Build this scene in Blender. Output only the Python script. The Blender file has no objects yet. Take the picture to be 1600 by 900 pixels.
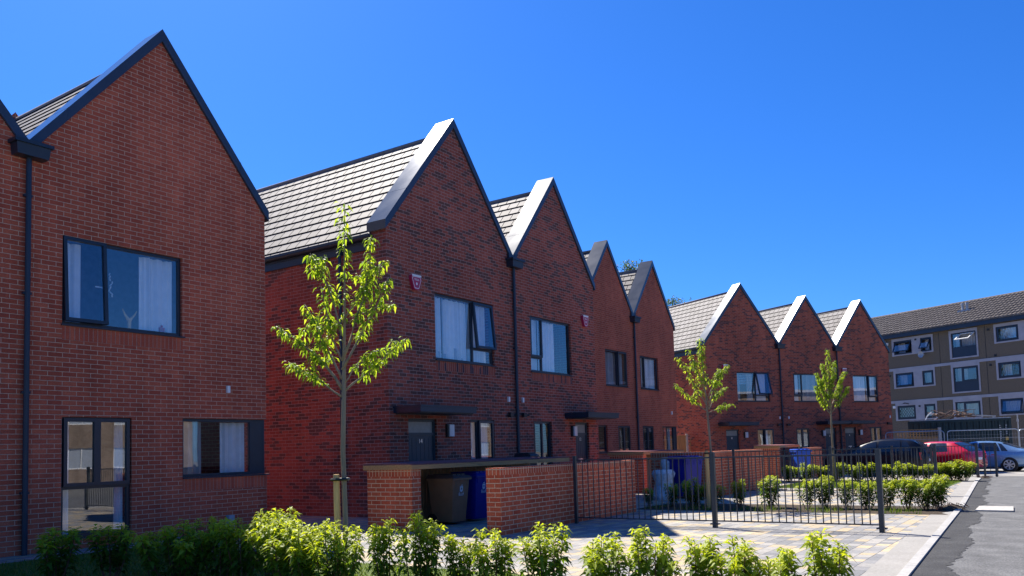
import bpy, math, random
from math import sin, cos, tan, radians, pi, sqrt
from mathutils import Vector, Matrix

sc = bpy.context.scene
COL = sc.collection
RND = random.Random(7)

# ------------------------------------------------------------------ materials
def new_mat(name):
    m = bpy.data.materials.new(name); m.use_nodes = True
    nt = m.node_tree
    for n in list(nt.nodes): nt.nodes.remove(n)
    return m, nt, nt.nodes, nt.links

def bsdf_out(nt):
    o = nt.nodes.new('ShaderNodeOutputMaterial'); b = nt.nodes.new('ShaderNodeBsdfPrincipled')
    nt.links.new(b.outputs[0], o.inputs[0]); return b, o

def ramp(nt, stops, interp='LINEAR'):
    r = nt.nodes.new('ShaderNodeValToRGB'); e = r.color_ramp; e.interpolation = interp
    while len(e.elements) < len(stops): e.elements.new(0.5)
    for el, (p, c) in zip(e.elements, stops):
        el.position = p; el.color = (c[0], c[1], c[2], 1)
    return r

def noise(nt, vec, scale, detail=3, rough=.55):
    n = nt.nodes.new('ShaderNodeTexNoise'); n.inputs['Scale'].default_value = scale
    n.inputs['Detail'].default_value = detail; n.inputs['Roughness'].default_value = rough
    if vec is not None: nt.links.new(vec, n.inputs['Vector'])
    return n

def mathn(nt, op, a, b=None, clamp=False):
    n = nt.nodes.new('ShaderNodeMath'); n.operation = op; n.use_clamp = clamp
    for i, v in enumerate((a, b)):
        if v is None: continue
        if isinstance(v, (int, float)): n.inputs[i].default_value = v
        else: nt.links.new(v, n.inputs[i])
    return n.outputs[0]

def mixc(nt, fac, a, b, mode='MIX'):
    n = nt.nodes.new('ShaderNodeMix'); n.data_type = 'RGBA'; n.blend_type = mode
    if isinstance(fac, (int, float)): n.inputs[0].default_value = fac
    else: nt.links.new(fac, n.inputs[0])
    for i, v in ((6, a), (7, b)):
        if isinstance(v, tuple): n.inputs[i].default_value = (v[0], v[1], v[2], 1)
        else: nt.links.new(v, n.inputs[i])
    return n.outputs[2]

def bump(nt, h, dist, strength=1.0):
    b = nt.nodes.new('ShaderNodeBump'); b.inputs['Distance'].default_value = dist
    b.inputs['Strength'].default_value = strength
    nt.links.new(h, b.inputs['Height']); return b.outputs[0]

def mat_plain(name, col, rough=.6, metal=0., nscale=8., namp=.18, spec=.5, bumpd=0., coat=0.):
    m, nt, N, L = new_mat(name); b, o = bsdf_out(nt)
    tc = N.new('ShaderNodeTexCoord')
    n = noise(nt, tc.outputs['Object'], nscale, 5)
    r = ramp(nt, [(.3, tuple(c*(1-namp) for c in col)), (.7, tuple(min(1, c*(1+namp)) for c in col))])
    L.new(n.outputs[0], r.inputs[0]); L.new(r.outputs[0], b.inputs['Base Color'])
    rr = mathn(nt, 'MULTIPLY_ADD', n.outputs[0], .16); 
    rr.node.inputs[2].default_value = max(.03, rough-.08); L.new(rr, b.inputs['Roughness'])
    b.inputs['Metallic'].default_value = metal
    b.inputs['Specular IOR Level'].default_value = spec
    b.inputs['Coat Weight'].default_value = coat; b.inputs['Coat Roughness'].default_value = .05
    if bumpd:
        n2 = noise(nt, tc.outputs['Object'], nscale*6, 4)
        L.new(bump(nt, n2.outputs[0], bumpd), b.inputs['Normal'])
    return m

def mat_brick(name, reds, mortar, dark=None, dark_frac=0., seed=0., bw=.225, bh=.075, gap=.0105, stain=.25, off=.5):
    m, nt, N, L = new_mat(name); b, o = bsdf_out(nt)
    tc = N.new('ShaderNodeTexCoord'); mp = N.new('ShaderNodeMapping')
    mp.inputs['Location'].default_value = (seed*3.375, seed*1.5, 0)
    L.new(tc.outputs['UV'], mp.inputs['Vector'])
    bt = N.new('ShaderNodeTexBrick'); L.new(mp.outputs[0], bt.inputs['Vector'])
    for k, v in (('Scale', 1.), ('Mortar Size', gap/2), ('Mortar Smooth', .15), ('Bias', 0.), ('Brick Width', bw), ('Row Height', bh)):
        bt.inputs[k].default_value = v
    bt.offset = off; bt.offset_frequency = 2
    bt.inputs['Color1'].default_value = (0, 0, 0, 1); bt.inputs['Color2'].default_value = (1, 1, 1, 1); bt.inputs['Mortar'].default_value = (.5, .5, .5, 1)
    v = bt.outputs['Color']
    base = ramp(nt, [(i/(len(reds)-1), c) for i, c in enumerate(reds)]); L.new(v, base.inputs[0])
    col = base.outputs[0]
    if dark:
        mp2 = N.new('ShaderNodeMapping'); mp2.inputs['Scale'].default_value = (.8, 2.4, 1); L.new(mp.outputs[0], mp2.inputs['Vector'])
        cl = noise(nt, mp2.outputs[0], 1.6, 2)
        # a second per-brick random value decides which bricks are the dark ones
        w = N.new('ShaderNodeMath'); w.operation = 'FRACT'
        L.new(mathn(nt, 'MULTIPLY', v, 7.31), w.inputs[0])
        t = mathn(nt, 'ADD', w.outputs[0], mathn(nt, 'MULTIPLY', mathn(nt, 'SUBTRACT', cl.outputs[0], .5), -1.7))
        isd = mathn(nt, 'LESS_THAN', t, dark_frac)
        col = mixc(nt, isd, col, dark)
    fn = noise(nt, mp.outputs[0], 55, 4)
    g = ramp(nt, [(.25, (.72, .72, .72)), (.75, (1.2, 1.2, 1.2))]); L.new(fn.outputs[0], g.inputs[0])
    col = mixc(nt, 1., col, g.outputs[0], 'MULTIPLY')
    big = noise(nt, mp.outputs[0], .55, 4)
    g2 = ramp(nt, [(.3, (1-stain,)*3), (.7, (1+stain*.6,)*3)]); L.new(big.outputs[0], g2.inputs[0])
    col = mixc(nt, 1., col, g2.outputs[0], 'MULTIPLY')
    mps = N.new('ShaderNodeMapping'); mps.inputs['Scale'].default_value = (2.2, .28, 1); L.new(mp.outputs[0], mps.inputs['Vector'])
    stn = noise(nt, mps.outputs[0], 1.6, 5, .6); g3 = ramp(nt, [(.34, (.80, .79, .79)), (.62, (1.08, 1.08, 1.08))]); L.new(stn.outputs[0], g3.inputs[0])
    col = mixc(nt, 1., col, g3.outputs[0], 'MULTIPLY')
    # efflorescence specks
    ef = noise(nt, mp.outputs[0], 9, 6, .7)
    er = ramp(nt, [(.68, (0, 0, 0)), (.8, (.35, .35, .35))]); L.new(ef.outputs[0], er.inputs[0])
    col = mixc(nt, er.outputs[0], col, tuple(min(1, c*1.1) for c in mortar))
    mo = noise(nt, mp.outputs[0], 20, 3)
    mr = ramp(nt, [(.3, tuple(c*.75 for c in mortar)), (.7, tuple(c*1.15 for c in mortar))]); L.new(mo.outputs[0], mr.inputs[0])
    col = mixc(nt, bt.outputs['Fac'], col, mr.outputs[0])
    L.new(col, b.inputs['Base Color']); b.inputs['Roughness'].default_value = .86; b.inputs['Specular IOR Level'].default_value = .25
    h = mathn(nt, 'ADD', mathn(nt, 'SUBTRACT', 1., bt.outputs['Fac']), mathn(nt, 'MULTIPLY', fn.outputs[0], .35))
    L.new(bump(nt, h, .006), b.inputs['Normal'])
    return m

REDS_L = [(.44, .086, .048), (.51, .106, .056), (.58, .134, .07), (.47, .095, .052)]
REDS_M = [(.28, .064, .042), (.34, .082, .052), (.40, .102, .064), (.31, .073, .047)]
REDS_P = [(.36, .080, .046), (.42, .098, .053), (.47, .118, .064), (.39, .088, .05)]
REDS_G = [(.60, .105, .045), (.68, .135, .056), (.73, .165, .07), (.63, .117, .05)]
M = {}
M['brick_left'] = mat_brick('red_brown_brick', REDS_L, (.62, .40, .28), seed=1)
M['brick_mottled'] = mat_brick('mottled_red_and_purple_brick', REDS_M, (.42, .29, .25), dark=(.145, .062, .05), dark_frac=.25, seed=2)
M['brick_plain'] = mat_brick('plain_red_brick', REDS_P, (.43, .24, .18), seed=3)
M['brick_far'] = mat_brick('dark_flecked_red_brick', REDS_P, (.39, .24, .19), dark=(.16, .058, .048), dark_frac=.2, seed=4)
M['brick_garden'] = mat_brick('orange_red_garden_brick', REDS_G, (.76, .53, .33), seed=5, gap=.013)
M['buff_brick'] = mat_brick('weathered_grey_buff_brick', [(.24, .17, .13), (.29, .21, .16), (.33, .25, .19)], (.36, .33, .29), seed=6)
M['soldier_plain'] = mat_brick('soldier_brick', REDS_L, (.42, .25, .19), seed=11, stain=.1, off=0.)
M['soldier_mottled'] = mat_brick('soldier_brick_mottled', REDS_M, (.44, .28, .22), dark=(.075, .04, .055), dark_frac=.3, seed=12, off=0.)
M['soldier_red'] = mat_brick('soldier_brick_red', REDS_P, (.42, .24, .18), seed=13, off=0.)
M['soldier_garden'] = mat_brick('soldier_brick_orange', REDS_G, (.76, .53, .33), seed=15, gap=.013, off=0., bw=.115)
M['metal_cap'] = mat_plain('anthracite_capping_metal', (.05, .062, .085), rough=.2, metal=.2, nscale=2.2, namp=.10, spec=.4)
for _n in M['metal_cap'].node_tree.nodes:
    if _n.type == 'MATH' and _n.operation == 'MULTIPLY_ADD': _n.inputs[1].default_value = .05; _n.inputs[2].default_value = .14
M['metal_dark'] = mat_plain('anthracite_painted_metal', (.011, .022, .042), rough=.45, nscale=5, namp=.2)
M['frame'] = mat_plain('anthracite_window_frame', (.014, .021, .034), rough=.4, nscale=9, namp=.15)
M['door'] = mat_plain('dark_teal_door_paint', (.022, .042, .058), rough=.45, nscale=6, namp=.15)
M['white_plastic'] = mat_plain('white_plastic', (.75, .75, .74), rough=.45, namp=.05)
M['grey_box'] = mat_plain('pale_grey_box', (.32, .36, .42), rough=.5, namp=.1)
M['lamp_glass'] = mat_plain('opal_lamp_cover', (.62, .63, .66), rough=.3, namp=.04)
M['black_plastic'] = mat_plain('black_plastic', (.012, .012, .014), rough=.5)
M['curtain'] = mat_plain('white_curtain_cloth', (.82, .82, .84), rough=.9, namp=.06)
M['net'] = mat_plain('grey_net_curtain', (.45, .45, .45), rough=.9, namp=.1)
M['blind'] = mat_plain('white_blind_slats', (.75, .75, .75), rough=.7, namp=.05)
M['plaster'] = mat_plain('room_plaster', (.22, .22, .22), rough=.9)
M['alarm_red'] = mat_plain('crimson_alarm_plastic', (.42, .02, .075), rough=.35, namp=.08)
M['white_paint'] = mat_plain('white_paint', (.8, .8, .8), rough=.5, namp=.03)
M['number_metal'] = mat_plain('silver_number', (.7, .7, .68), rough=.3, metal=.6, namp=.05)
M['concrete'] = mat_plain('pale_concrete', (.43, .405, .37), rough=.85, nscale=14, namp=.2, bumpd=.002)
M['galv'] = mat_plain('galvanised_steel', (.50, .53, .55), rough=.38, metal=.7, nscale=20, namp=.15)
M['rail_paint'] = mat_plain('graphite_railing_paint', (.035, .042, .048), rough=.38, nscale=12, namp=.2)
M['bin_brown'] = mat_plain('brown_bin_plastic', (.36, .18, .09), rough=.42, nscale=5, namp=.12)
M['bin_brown_lid'] = mat_plain('dark_brown_lid_plastic', (.13, .08, .07), rough=.35, nscale=5, namp=.12)
M['bin_blue'] = mat_plain('blue_bin_plastic', (.006, .014, .27), rough=.42, nscale=5, namp=.12)
M['bin_blue_bright'] = mat_plain('bright_blue_bin_plastic', (.01, .09, .52), rough=.4, nscale=5, namp=.1)
M['bag_white'] = mat_plain('white_woven_bag', (.55, .58, .62), rough=.8, nscale=16, namp=.25, bumpd=.01)
M['tyre'] = mat_plain('tyre_rubber', (.012, .012, .012), rough=.75)
M['alloy'] = mat_plain('silver_alloy', (.55, .56, .58), rough=.3, metal=.7, namp=.05)
M['car_navy'] = mat_plain('navy_car_paint', (.004, .006, .014), rough=.3, namp=.05, spec=.25, coat=.25)
M['car_red'] = mat_plain('red_car_paint', (.55, .008, .025), rough=.25, namp=.05, coat=1.)
M['car_blue'] = mat_plain('light_blue_car_paint', (.18, .32, .52), rough=.25, metal=.35, namp=.05, coat=1.)
M['car_glass'] = mat_plain('tinted_car_glass', (.015, .02, .03), rough=.08, namp=.05, spec=.9)
M['lens_red'] = mat_plain('red_lamp_lens', (.55, .01, .01), rough=.2, namp=.05)
M['lens_clear'] = mat_plain('clear_lamp_lens', (.75, .78, .8), rough=.15, namp=.05)
M['chrome'] = mat_plain('chrome', (.8, .8, .8), rough=.12, metal=1., namp=.03)
M['dark_trim'] = mat_plain('dark_trim', (.015, .015, .017), rough=.6)
M['pebble'] = mat_plain('brown_pebbledash', (.17, .13, .092), rough=.95, nscale=16, namp=.45, bumpd=.02)
M['render_lilac'] = mat_plain('pale_lilac_painted_render', (.37, .355, .39), rough=.8, nscale=2, namp=.12)
M['navy_panel'] = mat_plain('navy_painted_panel', (.012, .025, .05), rough=.45, namp=.12)
M['green_steel'] = mat_plain('dark_green_container_paint', (.010, .028, .028), rough=.5, nscale=3, namp=.3)
M['rust'] = mat_plain('rusty_scrap', (.12, .07, .05), rough=.85, nscale=10, namp=.4)
M['yellow'] = mat_plain('yellow_sticker', (.55, .33, .05), rough=.5)
M['lead'] = mat_plain('lead_vent', (.35, .37, .40), rough=.5, metal=.3)

def mat_wood(name, col, vert=True):
    m, nt, N, L = new_mat(name); b, o = bsdf_out(nt)
    tc = N.new('ShaderNodeTexCoord'); mp = N.new('ShaderNodeMapping')
    mp.inputs['Scale'].default_value = (26, 26, 1.5) if vert else (1.5, 26, 26)
    L.new(tc.outputs['Object'], mp.inputs['Vector'])
    n = noise(nt, mp.outputs[0], 1.4, 6, .65)
    r = ramp(nt, [(.25, tuple(c*.5 for c in col)), (.5, col), (.8, tuple(c*1.35 for c in col))])
    L.new(n.outputs[0], r.inputs[0]); L.new(r.outputs[0], b.inputs['Base Color']); b.inputs['Roughness'].default_value = .75
    L.new(bump(nt, n.outputs[0], .004), b.inputs['Normal'])
    return m
M['timber'] = mat_wood('weathered_softwood', (.46, .26, .10), False)
M['timber_v'] = mat_wood('weathered_softwood_boards', (.34, .22, .11), True)
M['fence_wood'] = mat_wood('brown_fence_boards', (.42, .22, .08), True)
M['stake_wood'] = mat_wood('tan_stake_wood', (.74, .44, .16), True)
M['felt'] = mat_plain('purple_grey_roof_felt', (.22, .10, .10), rough=.9, nscale=30, namp=.25, spec=.08)
M['bark'] = mat_wood('grey_tree_bark', (.26, .195, .125), True)
M['stem'] = mat_plain('reddish_shrub_stem', (.12, .05, .03), rough=.7)

def mat_tiles():
    m, nt, N, L = new_mat('grey_slate_tiles'); b, o = bsdf_out(nt)
    tc = N.new('ShaderNodeTexCoord')
    bt = N.new('ShaderNodeTexBrick'); L.new(tc.outputs['UV'], bt.inputs['Vector'])
    for k, v in (('Scale', 1.), ('Mortar Size', .012), ('Mortar Smooth', .1), ('Brick Width', .33), ('Row Height', .30)): bt.inputs[k].default_value = v
    bt.inputs['Color1'].default_value = (.12, .109, .107, 1); bt.inputs['Color2'].default_value = (.20, .182, .178, 1); bt.inputs['Mortar'].default_value = (.012, .011, .012, 1)
    n = noise(nt, tc.outputs['UV'], 12, 5)
    r = ramp(nt, [(.3, (.82, .82, .82)), (.7, (1.12, 1.12, 1.12))]); L.new(n.outputs[0], r.inputs[0])
    L.new(mixc(nt, 1., bt.outputs['Color'], r.outputs[0], 'MULTIPLY'), b.inputs['Base Color'])
    b.inputs['Roughness'].default_value = .69; L.new(mathn(nt, 'MULTIPLY', mathn(nt, 'SUBTRACT', 1., bt.outputs['Fac']), .31), b.inputs['Specular IOR Level'])
    L.new(bump(nt, mathn(nt, 'ADD', mathn(nt, 'SUBTRACT', 1., bt.outputs['Fac']), mathn(nt, 'MULTIPLY', n.outputs[0], .3)), .004), b.inputs['Normal'])
    return m
M['tiles'] = mat_tiles()
M['ridge'] = mat_plain('grey_ridge_tile', (.22, .20, .195), rough=.7, spec=.3)

def mat_pantile():
    m, nt, N, L = new_mat('brown_pantiles'); b, o = bsdf_out(nt)
    tc = N.new('ShaderNodeTexCoord'); n = noise(nt, tc.outputs['Object'], 3, 6, .7)
    r = ramp(nt, [(.3, (.065, .053, .046)), (.55, (.12, .10, .088)), (.8, (.23, .20, .178))])
    L.new(n.outputs[0], r.inputs[0]); L.new(r.outputs[0], b.inputs['Base Color']); b.inputs['Roughness'].default_value = .8
    return m
M['pantile'] = mat_pantile()

def mat_glass(name, ior=2.5, tint=(.93, .95, .96), rough=.0):
    m, nt, N, L = new_mat(name); o = N.new('ShaderNodeOutputMaterial')
    fr = N.new('ShaderNodeFresnel'); fr.inputs[0].default_value = ior
    tr = N.new('ShaderNodeBsdfTransparent'); tr.inputs[0].default_value = (*tint, 1)
    gl = N.new('ShaderNodeBsdfGlossy'); gl.inputs['Roughness'].default_value = rough; gl.inputs[0].default_value = (.95, .97, 1, 1)
    tc = N.new('ShaderNodeTexCoord'); n = noise(nt, tc.outputs['Object'], 1.1, 1)
    L.new(bump(nt, n.outputs[0], .0012), gl.inputs['Normal'])
    ge = N.new('ShaderNodeNewGeometry')
    fac = mathn(nt, 'MULTIPLY', fr.outputs[0], mathn(nt, 'SUBTRACT', 1., ge.outputs['Backfacing']))
    mx = N.new('ShaderNodeMixShader'); L.new(fac, mx.inputs[0]); L.new(tr.outputs[0], mx.inputs[1]); L.new(gl.outputs[0], mx.inputs[2])
    L.new(mx.outputs[0], o.inputs[0]); return m
M['glass'] = mat_glass('double_glazing')
M['frost'] = mat_plain('frosted_door_glass', (.16, .19, .19), rough=.35, spec=.8)

def mat_leaf(name, dark, mid, young, trans=.45, tr_gain=1.9):
    m, nt, N, L = new_mat(name); o = N.new('ShaderNodeOutputMaterial')
    at = N.new('ShaderNodeAttribute'); at.attribute_name = 'tone'
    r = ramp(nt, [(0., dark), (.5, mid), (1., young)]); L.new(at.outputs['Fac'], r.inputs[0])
    p = N.new('ShaderNodeBsdfPrincipled'); L.new(r.outputs[0], p.inputs['Base Color']); p.inputs['Roughness'].default_value = .5
    p.inputs['Specular IOR Level'].default_value = .25
    t = N.new('ShaderNodeBsdfTranslucent')
    g = mixc(nt, 1., r.outputs[0], (tr_gain*1.05, tr_gain, tr_gain*.45), 'MULTIPLY'); L.new(g, t.inputs[0])
    mx = N.new('ShaderNodeMixShader'); mx.inputs[0].default_value = trans
    L.new(p.outputs[0], mx.inputs[1]); L.new(t.outputs[0], mx.inputs[2]); L.new(mx.outputs[0], o.inputs[0])
    return m
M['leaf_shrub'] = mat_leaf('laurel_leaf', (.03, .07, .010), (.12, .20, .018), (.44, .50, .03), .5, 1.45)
M['leaf_tree'] = mat_leaf('cherry_leaf', (.07, .14, .016), (.19, .29, .028), (.40, .47, .05), .55, 1.8)
M['leaf_far'] = mat_leaf('birch_leaf', (.03, .055, .02), (.06, .10, .035), (.10, .15, .05), .4, 1.4)
M['grass'] = mat_leaf('grass_blade', (.05, .10, .014), (.10, .17, .022), (.20, .24, .05), .35, 1.5)

def mat_ground(name, cols, scale, bumpd=.004, rough=.9, spec=.3, detail=8):
    m, nt, N, L = new_mat(name); b, o = bsdf_out(nt); tc = N.new('ShaderNodeTexCoord')
    n = noise(nt, tc.outputs['Object'], scale, detail, .7); n2 = noise(nt, tc.outputs['Object'], scale*.06, 4)
    k = mathn(nt, 'ADD', mathn(nt, 'MULTIPLY', n.outputs[0], .65), mathn(nt, 'MULTIPLY', n2.outputs[0], .35))
    r = ramp(nt, [(.32+.36*i/(len(cols)-1), c) for i, c in enumerate(cols)]); L.new(k, r.inputs[0])
    L.new(r.outputs[0], b.inputs['Base Color']); b.inputs['Roughness'].default_value = rough; b.inputs['Specular IOR Level'].default_value = spec
    L.new(bump(nt, n.outputs[0], bumpd), b.inputs['Normal']); return m
M['asphalt'] = mat_ground('grey_asphalt', [(.06, .06, .061), (.13, .13, .129), (.25, .25, .246)], 42, .012, detail=5)
M['asphalt_new'] = mat_ground('dark_asphalt_patch', [(.026, .026, .027), (.052, .052, .053), (.10, .10, .098)], 42, .012, detail=5)
M['soil'] = mat_ground('dark_soil', [(.02, .014, .009), (.05, .035, .022), (.10, .075, .05)], 14, .03)
M['lawn'] = mat_ground('lawn_ground', [(.045, .075, .015), (.085, .13, .022), (.14, .16, .045)], 10, .02)
M['earth'] = mat_ground('far_ground', [(.10, .10, .09), (.16, .155, .14), (.22, .21, .19)], 3, .01)
M['edging'] = mat_ground('pale_grey_edging_concrete', [(.23, .22, .20), (.31, .295, .27), (.39, .37, .34)], 30, .002)
M['kerb'] = mat_ground('light_kerb_stone', [(.28, .27, .255), (.38, .37, .35), (.47, .455, .43)], 20, .002)

def mat_paving():
    m, nt, N, L = new_mat('grey_and_buff_block_paving'); b, o = bsdf_out(nt); tc = N.new('ShaderNodeTexCoord')
    bt = N.new('ShaderNodeTexBrick'); L.new(tc.outputs['UV'], bt.inputs['Vector'])
    for k, v in (('Scale', 1.), ('Mortar Size', .0032), ('Mortar Smooth', .2), ('Brick Width', .27), ('Row Height', .17)): bt.inputs[k].default_value = v
    bt.offset = .43; bt.offset_frequency = 2; bt.squash = .72; bt.squash_frequency = 3
    bt.inputs['Color1'].default_value = (0, 0, 0, 1); bt.inputs['Color2'].default_value = (1, 1, 1, 1); bt.inputs['Mortar'].default_value = (.5, .5, .5, 1)
    r = ramp(nt, [(0, (.20, .20, .20)), (.22, (.25, .245, .24)), (.42, (.32, .305, .28)), (.58, (.43, .345, .22)), (.74, (.49, .39, .245)), (.88, (.35, .33, .295))], 'CONSTANT')
    L.new(bt.outputs['Color'], r.inputs[0])
    n = noise(nt, tc.outputs['UV'], 22, 7, .7); g = ramp(nt, [(.25, (.72,)*3), (.75, (1.22,)*3)]); L.new(n.outputs[0], g.inputs[0])
    n2 = noise(nt, tc.outputs['UV'], .8, 4); g2 = ramp(nt, [(.3, (.85,)*3), (.7, (1.1,)*3)]); L.new(n2.outputs[0], g2.inputs[0])
    c = mixc(nt, 1., mixc(nt, 1., r.outputs[0], g.outputs[0], 'MULTIPLY'), g2.outputs[0], 'MULTIPLY')
    c = mixc(nt, bt.outputs['Fac'], c, (.055, .05, .047))
    L.new(c, b.inputs['Base Color']); b.inputs['Roughness'].default_value = .8
    L.new(bump(nt, mathn(nt, 'ADD', mathn(nt, 'SUBTRACT', 1., bt.outputs['Fac']), mathn(nt, 'MULTIPLY', n.outputs[0], .3)), .005), b.inputs['Normal'])
    return m
M['paving'] = mat_paving()

# ------------------------------------------------------------------ mesh helpers
class MB:
    def __init__(s): s.v = []; s.f = []; s.uv = []; s.mi = []; s.tone = None; s.smooth = False; s.cur = 0
    def face(s, pts, uv=None):
        i = len(s.v); s.v += [tuple(p) for p in pts]; s.f.append(tuple(range(i, i+len(pts)))); s.mi.append(s.cur)
        if uv is None:
            a, b, c = Vector(pts[0]), Vector(pts[1]), Vector(pts[2]); n = (b-a).cross(c-a)
            ax = max(range(3), key=lambda k: abs(n[k]))
            uv = [((p[1], p[2]) if ax == 0 else (p[0], p[2]) if ax == 1 else (p[0], p[1])) for p in pts]
        s.uv += uv
    def box(s, x0, y0, z0, x1, y1, z1, bottom=True):
        if x0 > x1: x0, x1 = x1, x0
        if y0 > y1: y0, y1 = y1, y0
        if z0 > z1: z0, z1 = z1, z0
        a = [(x0,y0,z0),(x1,y0,z0),(x1,y1,z0),(x0,y1,z0),(x0,y0,z1),(x1,y0,z1),(x1,y1,z1),(x0,y1,z1)]
        for q in ((0,1,5,4),(1,2,6,5),(2,3,7,6),(3,0,4,7),(4,5,6,7)) + (((3,2,1,0),) if bottom else ()):
            s.face([a[k] for k in q])
        return s
    def hexa(s, lo, hi):   # two quads (bottom ring, top ring)
        for k in range(4):
            j = (k+1) % 4; s.face([lo[k], lo[j], hi[j], hi[k]])
        s.face(hi); s.face(lo[::-1]); return s
    def prism(s, poly, y0, y1):  # polygon in xz extruded along y
        n = len(poly); A = [(x, y0, z) for x, z in poly]; B = [(x, y1, z) for x, z in poly]
        s.face(A); s.face(B[::-1])
        for k in range(n):
            j = (k+1) % n; s.face([A[j], A[k], B[k], B[j]])
        return s
    def tube(s, pts, rad, n=8, cap=True):
        pts = [Vector(p) for p in pts]
        if isinstance(rad, (int, float)): rad = [rad]*len(pts)
        rings = []
        for i, p in enumerate(pts):
            d = (pts[min(i+1, len(pts)-1)] - pts[max(i-1, 0)])
            d = d.normalized() if d.length > 1e-9 else Vector((0, 0, 1))
            u = d.cross(Vector((0, 0, 1)) if abs(d.z) < .95 else Vector((1, 0, 0))).normalized(); w = d.cross(u)
            i0 = len(s.v)
            for k in range(n):
                a = 2*pi*k/n; s.v.append(tuple(p + (u*cos(a)+w*sin(a))*rad[i]))
            rings.append(i0)
        for a, b in zip(rings, rings[1:]):
            for k in range(n):
                j = (k+1) % n; s.f.append((a+k, a+j, b+j, b+k)); s.mi.append(s.cur); s.uv += [(k/n, 0), (j/n, 0), (j/n, 1), (k/n, 1)]
        if cap:
            for r, rev in ((rings[0], 1), (rings[-1], 0)):
                q = list(range(r, r+n)); q = q[::-1] if rev else q
                s.f.append(tuple(q)); s.mi.append(s.cur); s.uv += [(0, 0)]*n
        return s
    def build(s, name, mat, parent=None, smooth=False, loc=None, rot=None):
        me = bpy.data.meshes.new(name); me.from_pydata(s.v, [], s.f)
        ul = me.uv_layers.new(name='UVMap'); ul.data.foreach_set('uv', [c for t in s.uv for c in t])
        for m in (mat if isinstance(mat, (list, tuple)) else [mat]): me.materials.append(M[m] if isinstance(m, str) else m)
        me.polygons.foreach_set('material_index', s.mi)
        if smooth: me.polygons.foreach_set('use_smooth', [True]*len(s.f))
        if s.tone is not None:
            a = me.attributes.new('tone', 'FLOAT', 'POINT'); a.data.foreach_set('value', s.tone)
        me.update()
        o = bpy.data.objects.new(name, me); COL.objects.link(o)
        if parent: o.parent = parent
        if loc: o.location = loc
        if rot: o.rotation_euler = rot
        return o

def thing(name, label, cat, loc=(0, 0, 0), rz=0., group=None):
    o = bpy.data.objects.new(name, None); COL.objects.link(o); o.empty_display_size = .3
    o.location = loc; o.rotation_euler = (0, 0, rz); o['label'] = label; o['category'] = cat
    if group: o['group'] = group
    return o
def tag(o, label=None, cat=None, group=None, kind=None):
    for k, v in (('label', label), ('category', cat), ('group', group), ('kind', kind)):
        if v: o[k] = v
    return o
def copy_tree(o, parent=None):
    c = o.copy(); COL.objects.link(c)
    if parent: c.parent = parent
    for ch in list(o.children): copy_tree(ch, c)
    return c
def text(name, body, size, mat, parent, loc, rot=(pi/2, 0, 0), depth=.002, align='CENTER'):
    cu = bpy.data.curves.new(name, 'FONT'); cu.body = body; cu.size = size; cu.extrude = depth; cu.align_x = align; cu.align_y = 'CENTER'
    tmp = bpy.data.objects.new('tmp', cu); COL.objects.link(tmp)
    me = bpy.data.meshes.new_from_object(tmp.evaluated_get(bpy.context.evaluated_depsgraph_get())); bpy.data.objects.remove(tmp)
    me.name = name; me.materials.clear(); me.materials.append(M[mat])
    o = bpy.data.objects.new(name, me); COL.objects.link(o); o.parent = parent
    o.location = loc; o.rotation_euler = rot; return o

def bevel(o, w=.01, seg=2):
    md = o.modifiers.new('bevel', 'BEVEL'); md.width = w; md.segments = seg; md.limit_method = 'ANGLE'; md.angle_limit = radians(40); return o

# ------------------------------------------------------------------ terrain
def smooth(a, b, x):
    t = max(0., min(1., (x-a)/(b-a))); return t*t*(3-2*t)
def g(x, y):
    return -.36*smooth(27, 44, x)*(1-.62*smooth(7, 13, y)) + .13*math.exp(-((x-40.3)**2+(y-7.6)**2)/9)
def kerb_y(x):
    return 1.44 + (x-9)*.0475 if x < 18 else 1.867 + (x-18)*.062

def sheet(name, mat, xs, ys, off, kind='structure', uvrot=False):
    """grid sheet following the ground; ys may be functions of x"""
    b = MB()
    P = lambda x, y: (x, y, g(x, y)+off)
    for x0, x1 in zip(xs, xs[1:]):
        r0 = [y(x0) if callable(y) else y for y in ys]; r1 = [y(x1) if callable(y) else y for y in ys]
        for k in range(len(ys)-1):
            p = [(x0, r0[k]), (x1, r1[k]), (x1, r1[k+1]), (x0, r0[k+1])]
            b.face([P(*q) for q in p], [q for q in p])
    o = b.build(name, mat); o['kind'] = kind; return o
def frange(a, b, st):
    n = max(1, int(math.ceil((b-a)/st))); return [a+(b-a)*i/n for i in range(n+1)]

XS = frange(-30, 110, 2.0)
sheet('ground', 'earth', [-400, -200, -100, -60] + XS + [150, 250, 400], [-400, -150, -60, -20, -8, 0, 2, 4, 6, 8, 10, 12, 14, 20, 40, 90, 200, 400], -.012)
xr = frange(-12, 40.5, 1.5)
sheet('road', 'asphalt', xr, [-6.5, -3, lambda x: kerb_y(x)-.55, lambda x: kerb_y(x)-.004], -.004)
# darker, newer strip of asphalt with a ragged edge along the kerb
rr = random.Random(3)
edge = {}
def ragged(x):
    if x not in edge: edge[x] = kerb_y(x) - .33 - .07*rr.random() - .05*sin(x*1.7) - .03*sin(x*4.3) + .005*(x-9)
    return edge[x]
sheet('road_patch', 'asphalt_new', frange(4, 39, .09), [ragged, lambda x: kerb_y(x)-.006], .0005)
# far turning head: the carriageway ends on a rounded kerb
b = MB(); 
def far_edge(y): return 40.4 - .9*smooth(.6, 3.4, y)
sheet('parking_court', 'edging', frange(30, 62, 2), [lambda x: kerb_y(x)+.55 if x < 40 else -9, 4, 6, 9], -.008)
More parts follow.
